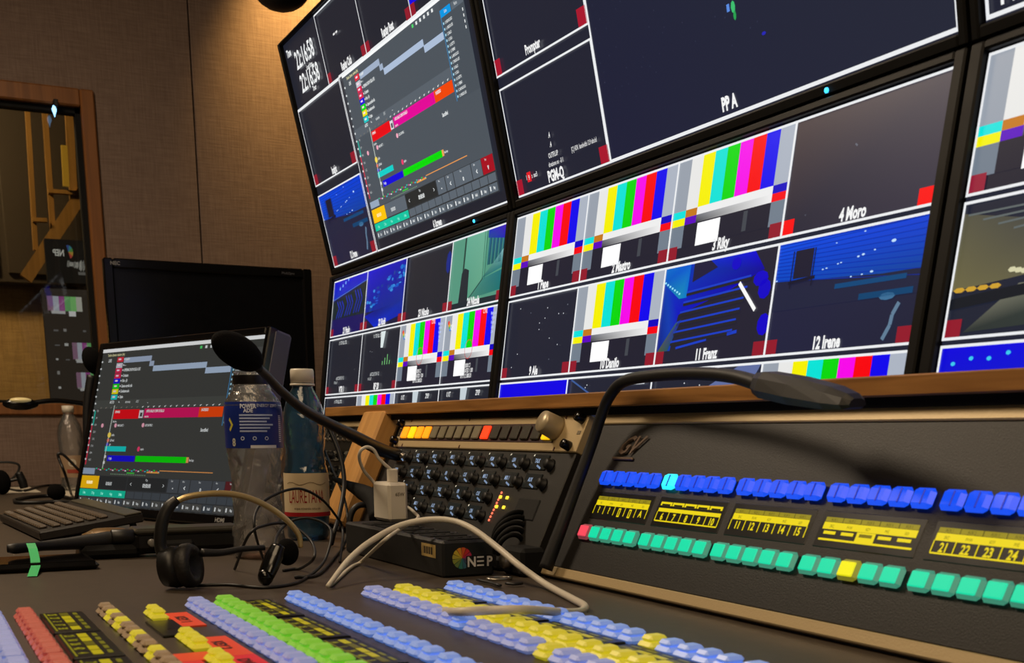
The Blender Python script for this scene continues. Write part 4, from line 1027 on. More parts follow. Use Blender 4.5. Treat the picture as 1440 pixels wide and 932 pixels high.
# audio panel with displays and knobs below the strip
ap = empty('audio_panel', cpt(0, 0), 'black audio panel with rows of little displays and knobs', 'audio panel', rot=CROT)
ubox((ix0, -0.002, 0.010), (ix1, 0.0095, 0.1378), 0.001).build('face_plate', GREYR, ap, world=False)
WIN = plain('small_window_glass', (44, 50, 54), 0.15)
wm = ubox((-0.019, -0.0016, -0.0090), (0.019, 0, 0.0090), 0.0008).mesh('window', WIN)
kmesh = MB().lathe([(0.0075, 0), (0.0075, 0.0015), (0.0062, 0.002), (0.0056, 0.0075), (0.0046, 0.0085), (0.0001, 0.0085)], n=14, M=rotY).mesh('knob', plain('knob_black', (8, 8, 8), 0.5, spec=0.3))
ledw = glow('led_white', (230, 226, 206), 1.0); ledy = glow('led_yellow', (250, 214, 60), 1.2); ledr = glow('led_red', (255, 120, 90), 1.1)
lm_ = ubox((-0.0013, -0.0016, -0.0013), (0.0013, 0, 0.0013), 0.0004).mesh('led', ledw); lmy = ubox((-0.003, -0.0016, -0.002), (0.003, 0, 0.002), 0.0006).mesh('led', ledy); lmr = ubox((-0.0012, -0.0016, -0.0014), (0.0012, 0, 0.0014), 0.0004).mesh('led', ledr)
names = ['TALK', 'LSN', 'PGM', 'AUX', 'MIX 1', 'MIX 2', 'CUE', 'IFB']
for row in range(4):
    t = 0.1255-0.0224*row; ncol = 8 if row < 2 else 6
    for i in range(ncol):
        s = -0.0865-0.0592*i if row < 2 else -0.206-0.0592*i
        w = share('window', wm, (s-0.012, -0.002, t), ap)
        p = Pic(0.0001)
        p.text(names[(i+row*3) % 8], s-0.016, t-0.001, 0.0050, (150, 170, 200), 1, 0.7, 'c', .02)
        p.line((s-0.014, t-0.004), (s-0.003, t-0.0075), 0.0022, (120, 140, 170), 1)
        o = p.build('display_text', w, DISP)
        o.location = Vector((-(s-0.012), -0.0016, -t))
        share('knob', kmesh, (s+0.0165, -0.002, t-0.003), ap)
        if row == 0 or (row + i) % 3 == 0: share('led', lm_, (s-0.0285, -0.002, t+0.0075), ap)
sx, tx = st(708, 700)
for k in range(9):
    a, b = st(708-2.2*k, 694+4.8*k); share('led', lmr, (a, -0.002, b), ap)
for x, y in ((706.5, 700), (716, 701), (701, 713.5), (711, 714.5)):
    a, b = st(x, y); share('led', lmy, (a, -0.002, b), ap)
sq = [st(727, 700), st(765, 700), st(760, 736), st(718, 734)]
g0, g1, h0, h1 = sq[3][0], sq[1][0], sq[3][1], sq[0][1]
ubox((g0+0.004, -0.0035, h0+0.004), (g1, -0.001, h1), 0.0025).build('speaker_grille', plain('grille_black', (20, 20, 20), 0.8, bump=1.0, bscale=1500), ap, world=False)
for j in range(3):
    knob(ap, -0.125-0.045*j, 0.022, 0.007, 0.012, BLK)
# rack bay left of the divider
lb = empty('meter_panel', cpt(0, 0), 'dark meter panel half hidden behind the bottles, left of the divider', 'meter panel', rot=CROT)
ubox((-0.945, -0.002, 0.010), (-0.705, 0.0095, 0.1695), 0.001).build('face_plate', GREYR, lb, world=False)
ubox((-0.945, -0.004, 0.1702), (-0.705, 0.0095, 0.1812), 0.001).build('top_strip', STRIP, lb, world=False)
for i in range(9):
    knob(lb, -0.73-0.022*i, 0.147, 0.003, 0.006, STEEL, 'toggle', -0.002, 8); ubox((-0.7335-0.022*i, -0.003, 0.153), (-0.727-0.022*i, -0.0015, 0.166)).build('meter_slot', BLKG, lb, world=False)
for r_ in range(3):
    for i in range(4): share('knob', kmesh, (-0.73-0.052*i, -0.002, 0.12-0.025*r_), lb); share('window', wm, (-0.752-0.052*i, -0.002, 0.12-0.025*r_), lb)

# ================================================================== FLAT SWITCHER PANEL ON THE DESK
fp = empty('vision_mixer', (-0.75, 0.25, DZ), 'flat switcher panel on the desk with rows of coloured keys', 'switcher panel')
FPZ = DZ+0.003
ubox((-1.062, 0.012, DZ), (-0.30, 0.492, FPZ), 0.0012).build('base_plate', PANEL, fp)
LAV = glow('key_lavender', (118, 138, 210), 0.34, (168, 178, 220)); LAVB = glow('key_sky', (100, 140, 226), 0.42, (150, 174, 230))
RED2 = glow('key_rust', (178, 66, 54), 0.30, (190, 110, 100)); GRN = glow('key_grass', (110, 196, 40), 0.42, (140, 190, 90)); YEL2 = glow('key_lemon', (206, 194, 30), 0.42, (204, 194, 84))
TANK = plain('key_tan_unlit', (178, 158, 134), 0.35)
def desk_key(w, d, h, mat):
    m = MB(); m.box((-w/2, -d/2, 0), (w/2, d/2, h*0.55), 0.0028); m.box((-w/2+0.0028, -d/2+0.002, h*0.5), (w/2-0.0028, d/2-0.002, h), 0.0022)
    return m.mesh('key', mat)
_dk = {}
def krow(y0, y1, mat, xs, h=0.0098):
    key = (round(y1-y0, 4), h)
    for s, m in xs:
        mm = m or mat
        if (key, mm.name) not in _dk: _dk[(key, mm.name)] = desk_key(0.0190, y1-y0, h, mm)
        share('key', _dk[(key, mm.name)], (s+fp.location.x*-1, (y0+y1)/2-fp.location.y, FPZ-DZ), fp)
GX = [-1.030+0.1127*g+0.0215*(i+0.5) for g in range(6) for i in range(5)]
allx = [(x, None) for x in GX]
krow(0.040, 0.058, LAV, allx); krow(0.0645, 0.0815, RED2, allx)
krow(0.1275, 0.1425, TANK, [(x, YEL2 if i in (2, 4, 7, 10, 14, 17, 21) else None) for i, x in enumerate(GX)])
krow(0.200, 0.218, LAV, allx); krow(0.224, 0.243, GRN, allx); krow(0.287, 0.304, LAVB, allx)
krow(0.358, 0.379, LAV, [(x, LAVB if i in (9, 20) else (YEL2 if i == 15 else None)) for i, x in enumerate(GX)])
krow(0.388, 0.408, YEL2, allx)
krow(0.440, 0.459, LAVB, [(x, YEL2 if i == 15 else None) for i, x in enumerate(GX)])
krow(0.161, 0.1755, YEL2, [(-0.992, None), (-0.9705, None), (-0.862, None), (-0.8405, None), (-0.820, None), (-0.768, None), (-0.7465, None), (-0.66, None), (-0.6385, None)], 0.0095)
for dy0, dy1, off in ((0.084, 0.1175, 0), (0.2475, 0.2745, 1), (0.4095, 0.4365, 2)):
    for g in range(6):
        xa = -1.030+0.1127*g+0.004
        bay = ubox((xa, dy0, FPZ), (xa+0.1045, dy1, FPZ+0.0035), 0.001).build('display_bay', BAY, fp)
        p = Pic(0.0001); rnd = random.Random(g*7+off)
        dd = dy1-dy0
        for i in range(5):
            a = xa+0.006+0.0187*i
            p.rect(a, dy0+dd*0.42, a+0.0165, dy0+dd*0.62, DY if (g+i) % 3 else (128, 116, 14), 1)
            p.text('%d' % rnd.randint(1, 48), a+0.008, dy0+dd*0.16, dd*0.2, (190, 180, 20), 1, 0.9, 'c', .04)
            p.rect(a+0.002, dy0+dd*0.72, a+0.0145, dy0+dd*0.82, (150, 140, 16), 1)
        p.rect(xa+0.004, dy0+dd*0.08, xa+0.100, dy0+dd*0.12, (170, 160, 16), 1)
        p.build('display_text', bay, DIMD, fn=lambda x, y, z: (x-fp.location.x, z-fp.location.y, FPZ+0.0036-DZ-y))
ORA = plain('tape_orange', (244, 74, 26), 0.5); REDT = plain('tape_red', (236, 26, 50), 0.5)
def tape(name, pts, mat, h=0.0012):
    m = MB(); n = len(pts); m.add([(x, y, FPZ) for x, y in pts]+[(x, y, FPZ+h) for x, y in pts], [tuple(range(n))[::-1], tuple(range(n, 2*n))]+[(i, (i+1) % n, n+(i+1) % n, n+i) for i in range(n)])
    return m.build(name, mat, fp)
tA = tape('label_tape', [(-0.996, 0.1765), (-0.921, 0.1765), (-0.921, 0.1955), (-0.996, 0.1955)], ORA)
tBp = tape('label_tape', [(-0.864, 0.1765), (-0.782, 0.1765), (-0.782, 0.1965), (-0.864, 0.1965)], ORA)
tBq = tape('label_tape', [(-0.806, 0.146), (-0.776, 0.146), (-0.776, 0.177), (-0.806, 0.177)], ORA)
tCp = tape('label_tape', [(-0.7755, 0.146), (-0.40, 0.146), (-0.40, 0.1595), (-0.7755, 0.1595)], REDT)
tDp = tape('label_tape', [(-0.7815, 0.1765), (-0.45, 0.1765), (-0.45, 0.1965), (-0.7815, 0.1965)], REDT)
for root_, txt, x, y in ((tA, 'KEY 1', -0.957, 0.181), (tBp, 'KEY 2', -0.825, 0.181), (tDp, 'DVE', -0.755, 0.181), (tCp, 'MIX', -0.74, 0.149)):
    p = Pic(0.0001); p.text(txt, x, y, 0.008, (60, 14, 6), 1, 1.2, 'c', .04)
    p.build('handwriting', root_, PRINT, fn=lambda a, b, c: (a-fp.location.x, c-fp.location.y, FPZ+0.0013-DZ-b))
ubox((-0.955, 0.155, FPZ), (-0.880, 0.1765, FPZ+0.002), 0.0005).build('black_inlay', BAY, fp)

# ================================================================== THINGS ON THE DESK
def P(*q): return [np.array(t, float) for t in q]
# ---------------------------------------------------------------- screen facing the operators (timeline again)
dsp = None
dh = 0.287; dy_, dt_ = math.radians(20.2), math.radians(15.3)
dc = CAM+np.array([-7.448, 1.4013, 0.0294])*dh
dup = np.array([-math.sin(dy_)*math.sin(dt_), math.cos(dy_)*math.sin(dt_), math.cos(dt_)])
db = dc-dup*dh*0.5                                       # middle of the picture's lower edge
dM = Matrix.Rotation(dy_, 4, 'Z') @ Matrix.Rotation(-dt_, 4, 'X')
dsp = empty('touch_screen', db, 'black tilted screen showing the timeline program, between keyboard and bottles', 'monitor', rot=dM.to_euler())
dw = dh*16/9
fr = MB()
fr.box((-dw/2-0.012, -0.004, -0.0175), (-dw/2, 0.012, dh+0.012), 0.002); fr.box((dw/2, -0.004, -0.0175), (dw/2+0.012, 0.012, dh+0.012), 0.002)
fr.box((-dw/2, -0.004, -0.0175), (dw/2, 0.012, 0), 0.002); fr.box((-dw/2, -0.004, dh), (dw/2, 0.012, dh+0.012), 0.002)
fr.build('bezel', BLKG, dsp, world=False)
ubox((-dw/2-0.011, 0.004, 0.002), (dw/2+0.013, 0.040, dh+0.011), 0.004).build('housing', plain('housing_blue_grey', (74, 72, 88), 0.4), dsp, world=False)
p = Pic(); p.rect(-dw/2, 0, dw/2, dh, (30, 31, 32), 0); gui(p, -dw/2, 0, dw, dh, 0.80, (62, 63, 60)); p.build('screen', dsp)
p = Pic(0.0002); p.text('HDMI', dw/2-0.035, -0.0125, 0.007, (150, 150, 150), 1, 1.1, 'c', .02); p.text('lenovo', -0.10, -0.012, 0.008, (70, 66, 60), 1, 1.1, 'c', .02); p.build('bezel_print', dsp, PRINT, y=-0.0041)
ft = MB()                                                # rear foot resting on the desk
q0 = db+dup*0.12+np.array([-math.sin(dy_), math.cos(dy_), 0])*0.04
q1 = q0+np.array([-math.sin(dy_), math.cos(dy_), 0])*0.10; 
ft.tube([q0, (q0+q1)/2+np.array([0, 0, -0.03]), (q1[0], q1[1], DZ+0.008)], 0.008, 8)
ft.build('rear_foot', BLK, dsp)

# ---------------------------------------------------------------- big switched-off monitor behind it
NX = -3.0
na, nb = at_x(143.6, 359, NX), at_x(437, 382, NX)
ny0, ny1, nz1 = float(na[1]), float(nb[1]), float((na[2]+nb[2])/2)
nang = math.atan2(0.0, 1)
nw = ny1-ny0; nh = 0.34
nec = empty('desktop_monitor', (NX, (ny0+ny1)/2, DZ), 'large switched-off black monitor in front of the fabric wall', 'monitor', rot=(0, 0, math.pi/2))
zt = nz1-DZ; zb = zt-nh
ubox((-nw/2+0.004, 0.004, zb+0.004), (nw/2-0.004, 0.045, zt-0.004), 0.008).build('housing', BLK, nec, world=False)
fr = MB(); e = 0.022
fr.box((-nw/2, -0.008, zb), (-nw/2+e, 0.012, zt), 0.003); fr.box((nw/2-e, -0.008, zb), (nw/2, 0.012, zt), 0.003)
fr.box((-nw/2+e, -0.008, zb), (nw/2-e, 0.012, zb+e), 0.003); fr.box((-nw/2+e, -0.008, zt-e), (nw/2-e, 0.012, zt), 0.003)
fr.build('bezel', BLKG, nec, world=False)
ubox((-nw/2+e, -0.001, zb+e), (nw/2-e, 0.005, zt-e)).build('screen', plain('dark_screen_glass', (10, 11, 14), 0.22), nec, world=False)
p = Pic(0.0002); p.text('NEC', -nw/2+0.026, zt-0.015, 0.008, (110, 110, 114), 1, 1.0, 'c', .03); p.text('MultiSync', nw/2-0.06, zt-0.015, 0.006, (90, 90, 96), 1, 1.0); p.build('bezel_print', nec, PRINT, y=-0.0082)
ubox((-0.03, 0.05, 0.012), (0.03, 0.075, zb+0.16), 0.005).build('stand_column', BLK, nec, world=False)
ubox((-0.12, -0.04, 0.0), (0.12, 0.16, 0.014), 0.004).build('stand_foot', BLK, nec, world=False)
ubox((-0.03, 0.04, zb+0.08), (0.03, 0.055, zb+0.16), 0.002).build('stand_hinge', BLK, nec, world=False)

# ---------------------------------------------------------------- bottles
def bottle(name, label, c, prof, mats, labels, cap=None, ring=None):
    """prof: (radius, height) outer wall; labels: (z0, z1, offset, material, name)"""
    root = empty(name, c, label, 'bottle')
    MB().lathe(prof, n=32, cap=False).build('body', mats, root, world=False)
    return root
def shell(root, prof, z0, z1, off, mat, name, n=40):
    def rad(z):
        for (r0, h0), (r1, h1) in zip(prof, prof[1:]):
            if h0 <= z <= h1: return r0+(r1-r0)*(z-h0)/(h1-h0+1e-9)
        return prof[-1][0]
    zs = [z0+(z1-z0)*k/6 for k in range(7)]
    R_ = [(rad(z)+off, z) for z in zs]
    MB().lathe(R_, n=n, cap=False).build(name, mat, root, world=False)
    return lambda z: rad(z)+off
def strips(p, x0, y0, x1, y1, rgb, lay=1):
    n = max(1, int(math.ceil((x1-x0)/0.004)))
    for q in range(n): p.rect(x0+(x1-x0)*q/n, y0, x0+(x1-x0)*(q+1)/n, y1, rgb, lay)
def wrap(p, root, radf, az, name='label_print', par=None):
    """print flat x,z wrapped round the bottle; az = compass angle that faces the viewer"""
    def fn(x, y, z):
        r = radf(z)-y+0.0004; a = az+x/radf(z); return (r*math.cos(a), r*math.sin(a), z)
    p.build(name, par or root, PRINT, fn=fn)
def prof_px(c, ys, ybase):
    k = ppm(c+np.array([0, 0, 0.1]))
    return [(max(hw, 0.1)/k, (ybase-y)/k) for hw, y in ys]
# blue mineral water bottle
cB = desk(434, 758); kB = ppm(cB)
pr = prof_px(cB, [(8, 759), (26, 760), (29.5, 754), (29.5, 742), (31, 728), (31, 668), (29.5, 660), (27.5, 655), (28.2, 651), (26.6, 647), (27.4, 642), (26.2, 638), (27.8, 630), (28.6, 622), (28.0, 619), (29.3, 611), (28.8, 607), (29.6, 602), (29.4, 596), (27, 580), (21, 563), (15, 553), (13.5, 548), (13.5, 541)], 760)
BLUEP = clear('bottle_blue_plastic', (0.27, 0.56, 0.82), 0.60, 0.05, 0.085)
btB = bottle('water_bottle', 'blue plastic water bottle with a cream and red label and white cap', cB, pr, BLUEP, None)
LABC = plain('label_cream', (206, 186, 150), 0.5)
k = kB
lf = shell(btB, pr, (760-727)/k, (760-668)/k, 0.0006, LABC, 'label')
azB = math.atan2(-cB[1], -cB[0])
p = Pic(0.0001); W_ = 0.062
strips(p, -0.07, (760-726.5)/k, 0.07, (760-721)/k, (160, 22, 30), 1)
p.text('LAURETANA', -0.001, (760-708)/k, 0.0185, (150, 30, 28), 1, 0.36, 'c', 0.0)
p.text("acqua minerale naturale", 0, (760-717)/k, 0.0035, (80, 60, 44), 1, 0.8)
for q in range(12): p.line((-0.03+0.005*q, (760-682+2*math.sin(q*1.1))/k), (-0.025+0.005*q, (760-682+2*math.sin(q*1.1+1.1))/k), 0.0008, (120, 100, 70), 1)
wrap(p, btB, lf, azB)
rC = 16/kB
MB().lathe([(rC, (760-548)/k), (rC, (760-532)/k), (rC*0.94, (760-529.5)/k), (0.0003, (760-529)/k)], n=40).build('cap', WHITE, btB, world=False)
MB().lathe([(rC*1.05, (760-551.5)/k), (rC*1.05, (760-549)/k)], n=32).build('cap_ring', WHITE, btB, world=False)
capr = MB()
# clear sports drink bottle, open mouth
cA = desk(366, 783); kA = ppm(cA); k = kA
prA = prof_px(cA, [(10, 784), (33, 786), (37.5, 780), (37.5, 766), (35, 745), (34, 720), (34, 690), (36, 660), (38.5, 640), (39, 636), (39.5, 600), (39, 576), (36, 568), (30, 560), (26, 556), (26.5, 553), (24.5, 551), (24.5, 548), (25.5, 546), (24.5, 544), (24.5, 539), (25.5, 537), (24, 535), (24, 531)], 786)
for q in range(3, 9): prA[q] = (prA[q][0]*(1+0.02*(-1)**q), prA[q][1])
CLEARP = clear('bottle_clear_plastic', (0.90, 0.89, 0.86), 0.65, 0.07, 0.14)
for n in CLEARP.node_tree.nodes:
    if n.type == 'BUMP': n.inputs['Strength'].default_value = 0.9
btA = empty('sports_bottle', cA, 'empty clear sports drink bottle with a navy label, open mouth', 'bottle')
fine = []
for (r0, h0), (r1, h1) in zip(prA, prA[1:]):
    st_ = max(1, int((h1-h0)/0.004))
    fine += [(r0+(r1-r0)*q/st_, h0+(h1-h0)*q/st_) for q in range(st_)]
fine.append(prA[-1])
bA = MB().lathe(fine, n=56, cap=False)
zl = (786-640)/kA; rA = random.Random(3)
for i_, (x, y, z) in enumerate(bA.v):
    if 0.008 < z < zl:
        a_ = math.atan2(y, x); f_ = min(1, (z-0.008)/0.02, (zl-z)/0.015)
        d_ = 1+f_*(0.030*math.sin(5*a_+z*150)+0.022*math.sin(9*a_-z*260+1)+rA.uniform(-0.012, 0.012)); bA.v[i_] = (x*d_, y*d_, z)
bA.build('body', CLEARP, btA, world=False)
LABN = plain('label_navy', (20, 44, 128), 0.35)
lf = shell(btA, prA, (786-636)/k, (786-575)/k, 0.0007, LABN, 'label')
MB().lathe([(25.2/k, (786-552)/k), (25.6/k, (786-546)/k), (25.2/k, (786-540)/k)], n=32, cap=False).build('neck_ring', plain('neck_ring_black', (16, 16, 18), 0.3), btA, world=False)
azA = math.atan2(-cA[1], -cA[0])+0.1
p = Pic(0.0001)
zz = lambda y: (786-y)/k
p.text('POWER', 0.0 - 0.009, zz(583.5), 0.0048, (206, 214, 236), 1, 0.8, 'c', .04); p.text('ADE', -0.009, zz(589), 0.0045, (206, 214, 236), 1, 0.9, 'c', .04)
p.text('ENERGY ZERO', 0.014, zz(582), 0.0036, (190, 200, 230), 1, 0.8)
for q in range(6): strips(p, -0.020, zz(593.6+4.2*q), 0.020-0.004*(q % 3), zz(591.4+4.2*q), (170, 184, 224), 1)
for q in range(3): p.disc(-0.017+0.014*q, zz(623), 0.0024, 0.0024, (190, 200, 226), 1, 8); p.disc(-0.017+0.014*q, zz(623), 0.0014, 0.0014, (20, 44, 128), 2, 8)
p.poly([(-0.034, zz(596)), (-0.029, zz(605)), (-0.034, zz(614)), (-0.036, zz(611)), (-0.032, zz(605)), (-0.036, zz(599))], (214, 206, 70), 1)
p.text('8', -0.029, zz(633), 0.009, (206, 206, 190), 1, 0.8, 'c', .03)
for q in range(14): p.rect(0.0295, zz(628-2.6*q), 0.034, zz(626.6-2.6*q), (210, 214, 226), 1)
strips(p, -0.008, zz(636), 0.024, zz(632), (222, 222, 226), 1)
wrap(p, btA, lf, azA)
MB().lathe([(0.001, 0.0015), (33/k, 0.0015), (36/k, 0.006), (36/k, 0.009), (0.001, 0.009)], n=24).build('residue', clear('drink_residue', (0.75, 0.55, 0.42), 0.2), btA, world=False)
# far small water bottle
cC = desk(105, 690); k = ppm(cC)
prC = prof_px(cC, [(6, 690), (15, 691), (17, 687), (17, 650), (15.5, 640), (17, 628), (17.5, 612), (15, 600), (10, 590), (7, 586), (7, 582)], 691)
btC = bottle('water_bottle', 'small clear water bottle with a white cap standing by the fabric wall', cC, prC, CLEARP, None)
lf = shell(btC, prC, (691-672)/k, (691-642)/k, 0.0005, plain('label_faded', (150, 124, 96), 0.5), 'label')
p = Pic(0.0002); p.disc(0, (691-652)/k, 0.010, 0.010, (190, 180, 160), 1); strips(p, -0.014, (691-666)/k, 0.014, (691-661)/k, (150, 60, 44), 1); wrap(p, btC, lf, math.atan2(-cC[1], -cC[0]))
MB().lathe([(8/k, (691-584)/k), (8/k, (691-575)/k), (0.0003, (691-574.5)/k)], n=20).build('cap', WHITE, btC, world=False)

# ---------------------------------------------------------------- long gooseneck microphone
def neck_mic(name, label, pts, radii, foam_c, foam_dir, fr_, fl, ring=None):
    root = empty(name, pts[0], label, 'microphone')
    MB().tube(pts, radii, 10, 8).build('gooseneck', RUB, root)
    M = Vector(foam_dir).to_track_quat('Z', 'Y').to_matrix().to_4x4()
    MB().ball(foam_c, fr_, fr_, fl, 20, 14, M).build('foam_windshield', FOAM, root)
    return root
mp = [at_x(563, 641, -1.634), at_x(535, 632, -1.60), at_x(500, 614, -1.55), at_x(460, 594, -1.49), at_x(425, 574, -1.43), at_x(395, 549, -1.37), at_x(378, 531, -1.32), at_x(362, 516, -1.28)]
fc = at_x(334, 494, -1.245); tp = at_x(300, 474, -1.225)
mic = neck_mic('gooseneck_microphone', 'long black gooseneck microphone with foam ball leaning over the bottles', mp, [0.0085, 0.0092, 0.0080, 0.0066, 0.0060, 0.0054, 0.0050, 0.0050], fc, tuple(tp-fc), 0.0168, 0.0350)
MB().tube([mp[0], mp[0]*0.93+mp[1]*0.07], 0.0088, 12, 2).build('base_ring', glow('ring_blue', (40, 50, 220), 0.7), mic)
a_ = on_panel(566, 641, 0.004); MB().tube([mp[0], a_, on_panel(568, 641, 0.0)], [0.004, 0.004, 0.0055], 10, 3).build('plug', STEEL, mic)
# short microphone left of the touch screen
cM = at_x(130, 507, -2.62); bM = at_x(121, 640, -2.62)
m2 = neck_mic('desk_microphone', 'short black microphone standing left of the tilted screen', [np.array([bM[0], bM[1], DZ+0.012]), at_x(122, 600, -2.62), at_x(124, 560, -2.62), at_x(129, 528, -2.62)], [0.008, 0.008, 0.009, 0.010], cM, (0.05, -0.35, 1), 0.019, 0.028)
MB().lathe([(0.045, 0), (0.045, 0.006), (0.035, 0.013), (0.002, 0.016)], (bM[0], bM[1], DZ), 24).build('base', BLK, m2)

# ---------------------------------------------------------------- console lamps
def lamp_head(root, a, b, w0, w1, th, mat, up=(0, 0, 1)):
    a, b = np.array(a, float), np.array(b, float); t = (b-a)/np.linalg.norm(b-a); u_ = np.array(up, float); s_ = np.cross(t, u_); s_ /= np.linalg.norm(s_); n_ = np.cross(s_, t)
    m = MB(); secs = [(0, 0.55, 0.8), (0.12, 0.9, 1), (0.45, 1.0, 1), (0.8, 0.9, 0.8), (0.95, 0.7, 0.55), (1.0, 0.45, 0.3)]
    vs = []; fs = []; prof = [(-1, -0.25), (-0.8, 0.55), (-0.45, 1), (0.45, 1), (0.8, 0.55), (1, -0.25), (0.7, -0.8), (-0.7, -0.8)]
    for f, ww, tt in secs:
        for x, z in prof: vs.append(a+(b-a)*f+s_*x*w0*ww+n_*z*th*tt)
    q = len(prof)
    for i in range(len(secs)-1):
        for j in range(q): fs.append((i*q+j, i*q+(j+1) % q, (i+1)*q+(j+1) % q, (i+1)*q+j))
    fs.append(tuple(range(q))[::-1]); fs.append(tuple(range((len(secs)-1)*q, len(secs)*q)))
    m.add(vs, fs, False)
    return m.build('lamp_head', mat, root)
gl = empty('gooseneck_lamp', on_panel(772, 792, 0.0), 'black gooseneck console lamp bending over the button rows', 'lamp')
lp = [on_panel(767, 800, 0.014), on_panel(786, 750, 0.016), on_panel(808, 690, 0.018), on_panel(832, 625, 0.022), on_panel(846, 583, 0.028), on_panel(858, 556, 0.034), on_panel(878, 536, 0.040), on_panel(920, 528, 0.048), on_panel(975, 525, 0.054), on_panel(1030, 529, 0.060), on_panel(1078, 543, 0.064)]
MB().tube(lp, [0.0075, 0.0068, 0.0062, 0.0058, 0.0056, 0.0056, 0.0056, 0.0056, 0.0056, 0.0056, 0.006], 12, 8).build('gooseneck', RUB, gl)
lamp_head(gl, on_panel(1068, 540, 0.064), on_panel(1206, 567, 0.074), 0.0150, 0, 0.0108, plain('lamp_head_black', (30, 29, 27), 0.45), up=tuple(-CN*0.45+CUP*0.9))
bs = on_panel(757, 795, 0.010)
lb_ = MB(); lb_.box((C0[0]-0.052, bs[1]-0.016, DZ), (C0[0]-0.003, bs[1]+0.014, DZ+0.030), 0.004); lb_.build('clamp', BLKM, gl)
knob_ = MB().cyl((C0[0]-0.030, bs[1]-0.016, DZ+0.016), (C0[0]-0.030, bs[1]-0.026, DZ+0.016), 0.008, n=14, bev=0.001).build('clamp_screw', STEEL, gl)
# lamp in front of the window
l2 = empty('desk_lamp', at_x(123, 640, -2.9), 'slim black lamp lying in front of the window sill at the far left', 'lamp')
q = [np.array([at_x(150, 600, -2.9)[0], at_x(150, 600, -2.9)[1], DZ+0.01]), at_x(150, 640, -2.9), at_x(146, 590, -2.9), at_x(128, 571, -2.9), at_x(95, 564.5, -2.9), at_x(70, 563.5, -2.9), at_x(42, 567, -2.9)]
MB().tube(q, 0.0055, 8, 6).build('arm', BLKG, l2)
hc = at_x(29, 568, -2.9); kk = ppm(hc)
MB().ball(hc, 0.012, 24/kk, 8.5/kk, 20, 10).build('head', BLKG, l2)
MB().ball(hc+np.array([0.004, 0.0, 5/kk]), 0.012, 15/kk, 4/kk, 16, 8).build('diffuser', plain('lamp_diffuser', (214, 196, 140), 0.3, emit=0.15), l2)
MB().lathe([(0.04, 0), (0.04, 0.006), (0.006, 0.012)], (q[0][0], q[0][1], DZ), 20).build('base', BLK, l2)

# ---------------------------------------------------------------- keyboard, propped up at the back
ka = desk(10, 739); kb = desk(58, 762)
kdir = (kb-ka)/np.linalg.norm(kb-ka); klen = 0.42; kdep = 0.145
ktil = math.radians(8.5)
kyaw = math.atan2(kdir[1], kdir[0])
ka2 = kb-kdir*klen
kbr = empty('keyboard', (ka2[0], ka2[1], DZ), 'black computer keyboard lying in front of the tilted screen', 'keyboard', rot=(ktil, 0, kyaw))
ubox((0, 0, 0.001), (klen, kdep, 0.014), 0.002).build('case', plain('keyboard_case', (30, 27, 24), 0.45), kbr, world=False)
ubox((0.0, kdep-0.026, 0.0135), (klen, kdep-0.001, 0.0165), 0.001).build('top_strip', plain('keyboard_strip', (74, 72, 62), 0.4), kbr, world=False)
KC = plain('keyboard_key', (84, 72, 58), 0.45)
kme = {w: ubox((-w/2, -0.0060, 0), (w/2, 0.0060, 0.0055), 0.0022).mesh('keycap', KC) for w in (0.0135, 0.021, 0.028, 0.09)}
for r_ in range(6):
    x = 0.012; y = 0.012+0.0165*r_
    row = [0.021, 0.0135, 0.021, 0.09, 0.021, 0.0135, 0.0135, 0.0135, 0.021] if r_ == 0 else [0.028 if r_ in (1, 3) else 0.0135]+[0.0135]*12+[0.028]
    while x < klen-0.03:
        w = row.pop(0) if row else 0.0135
        share('keycap', kme[w], (x+w/2, y, 0.0135), kbr); x += w+0.0046
for x in (0.03, klen-0.05): ubox((x, kdep-0.012, -0.0198), (x+0.02, kdep-0.006, 0.002)).build('foot', BLK, kbr, world=False)

# ---------------------------------------------------------------- two-way radio lying on the desk
rd = empty('two_way_radio', desk(215, 795), 'black two-way radio with a stubby antenna pointing left', 'radio')
RXX = -1.50
a0, a1, a2 = at_x(12, 771, RXX), at_x(100, 765, RXX), at_x(190, 760, RXX)
ra = MB().tube([at_x(10, 771, RXX+0.02), at_x(22, 771, RXX+0.02), at_x(60, 767.5, RXX), at_x(100, 764, RXX-0.01), at_x(150, 760, RXX-0.02), at_x(200, 757, RXX-0.03)], [0.0045, 0.0062, 0.0058, 0.0075, 0.011, 0.0115], 12, 6).build('antenna', RUB, rd)
rb0 = at_x(188, 790, RXX); rb1 = at_x(338, 738, RXX)
by0, by1 = float(rb0[1]), float(rb1[1]); bz1 = float(rb1[2])
MB().box((RXX-0.045, by0, DZ+0.004), (RXX+0.002, by1, bz1-0.002), 0.008).build('body', plain('radio_body', (17, 17, 17), 0.35), rd)
MB().box((RXX-0.05, by0+0.004, bz1-0.008), (RXX+0.004, by1+0.002, bz1), 0.003).build('side_rail', plain('radio_rail', (60, 58, 50), 0.3), rd)
MB().box((RXX-0.04, by0+0.03, DZ+0.006), (RXX+0.006, by0+0.075, bz1-0.014), 0.005).build('keypad_boss', BLK, rd)
kr = at_x(213, 763, RXX+0.006); MB().cyl((RXX+0.004, kr[1], kr[2]), (RXX+0.012, kr[1], kr[2]), 0.0048, n=16, bev=0.001).build('button', plain('radio_button', (120, 118, 112), 0.35), rd)
kr = at_x(180, 755, RXX); MB().cyl((kr[0]-0.01, kr[1]-0.018, kr[2]), (kr[0]-0.01, by0+0.004, kr[2]), 0.009, n=14, bev=0.001).build('dial', BLK, rd)
p0_ = at_x(110, 786, RXX); MB().box((RXX-0.03, float(at_x(115, 780, RXX)[1]), DZ), (RXX, by0+0.01, float(at_x(115, 768, RXX)[2])), 0.006).build('belt_clip', BLKM, rd)
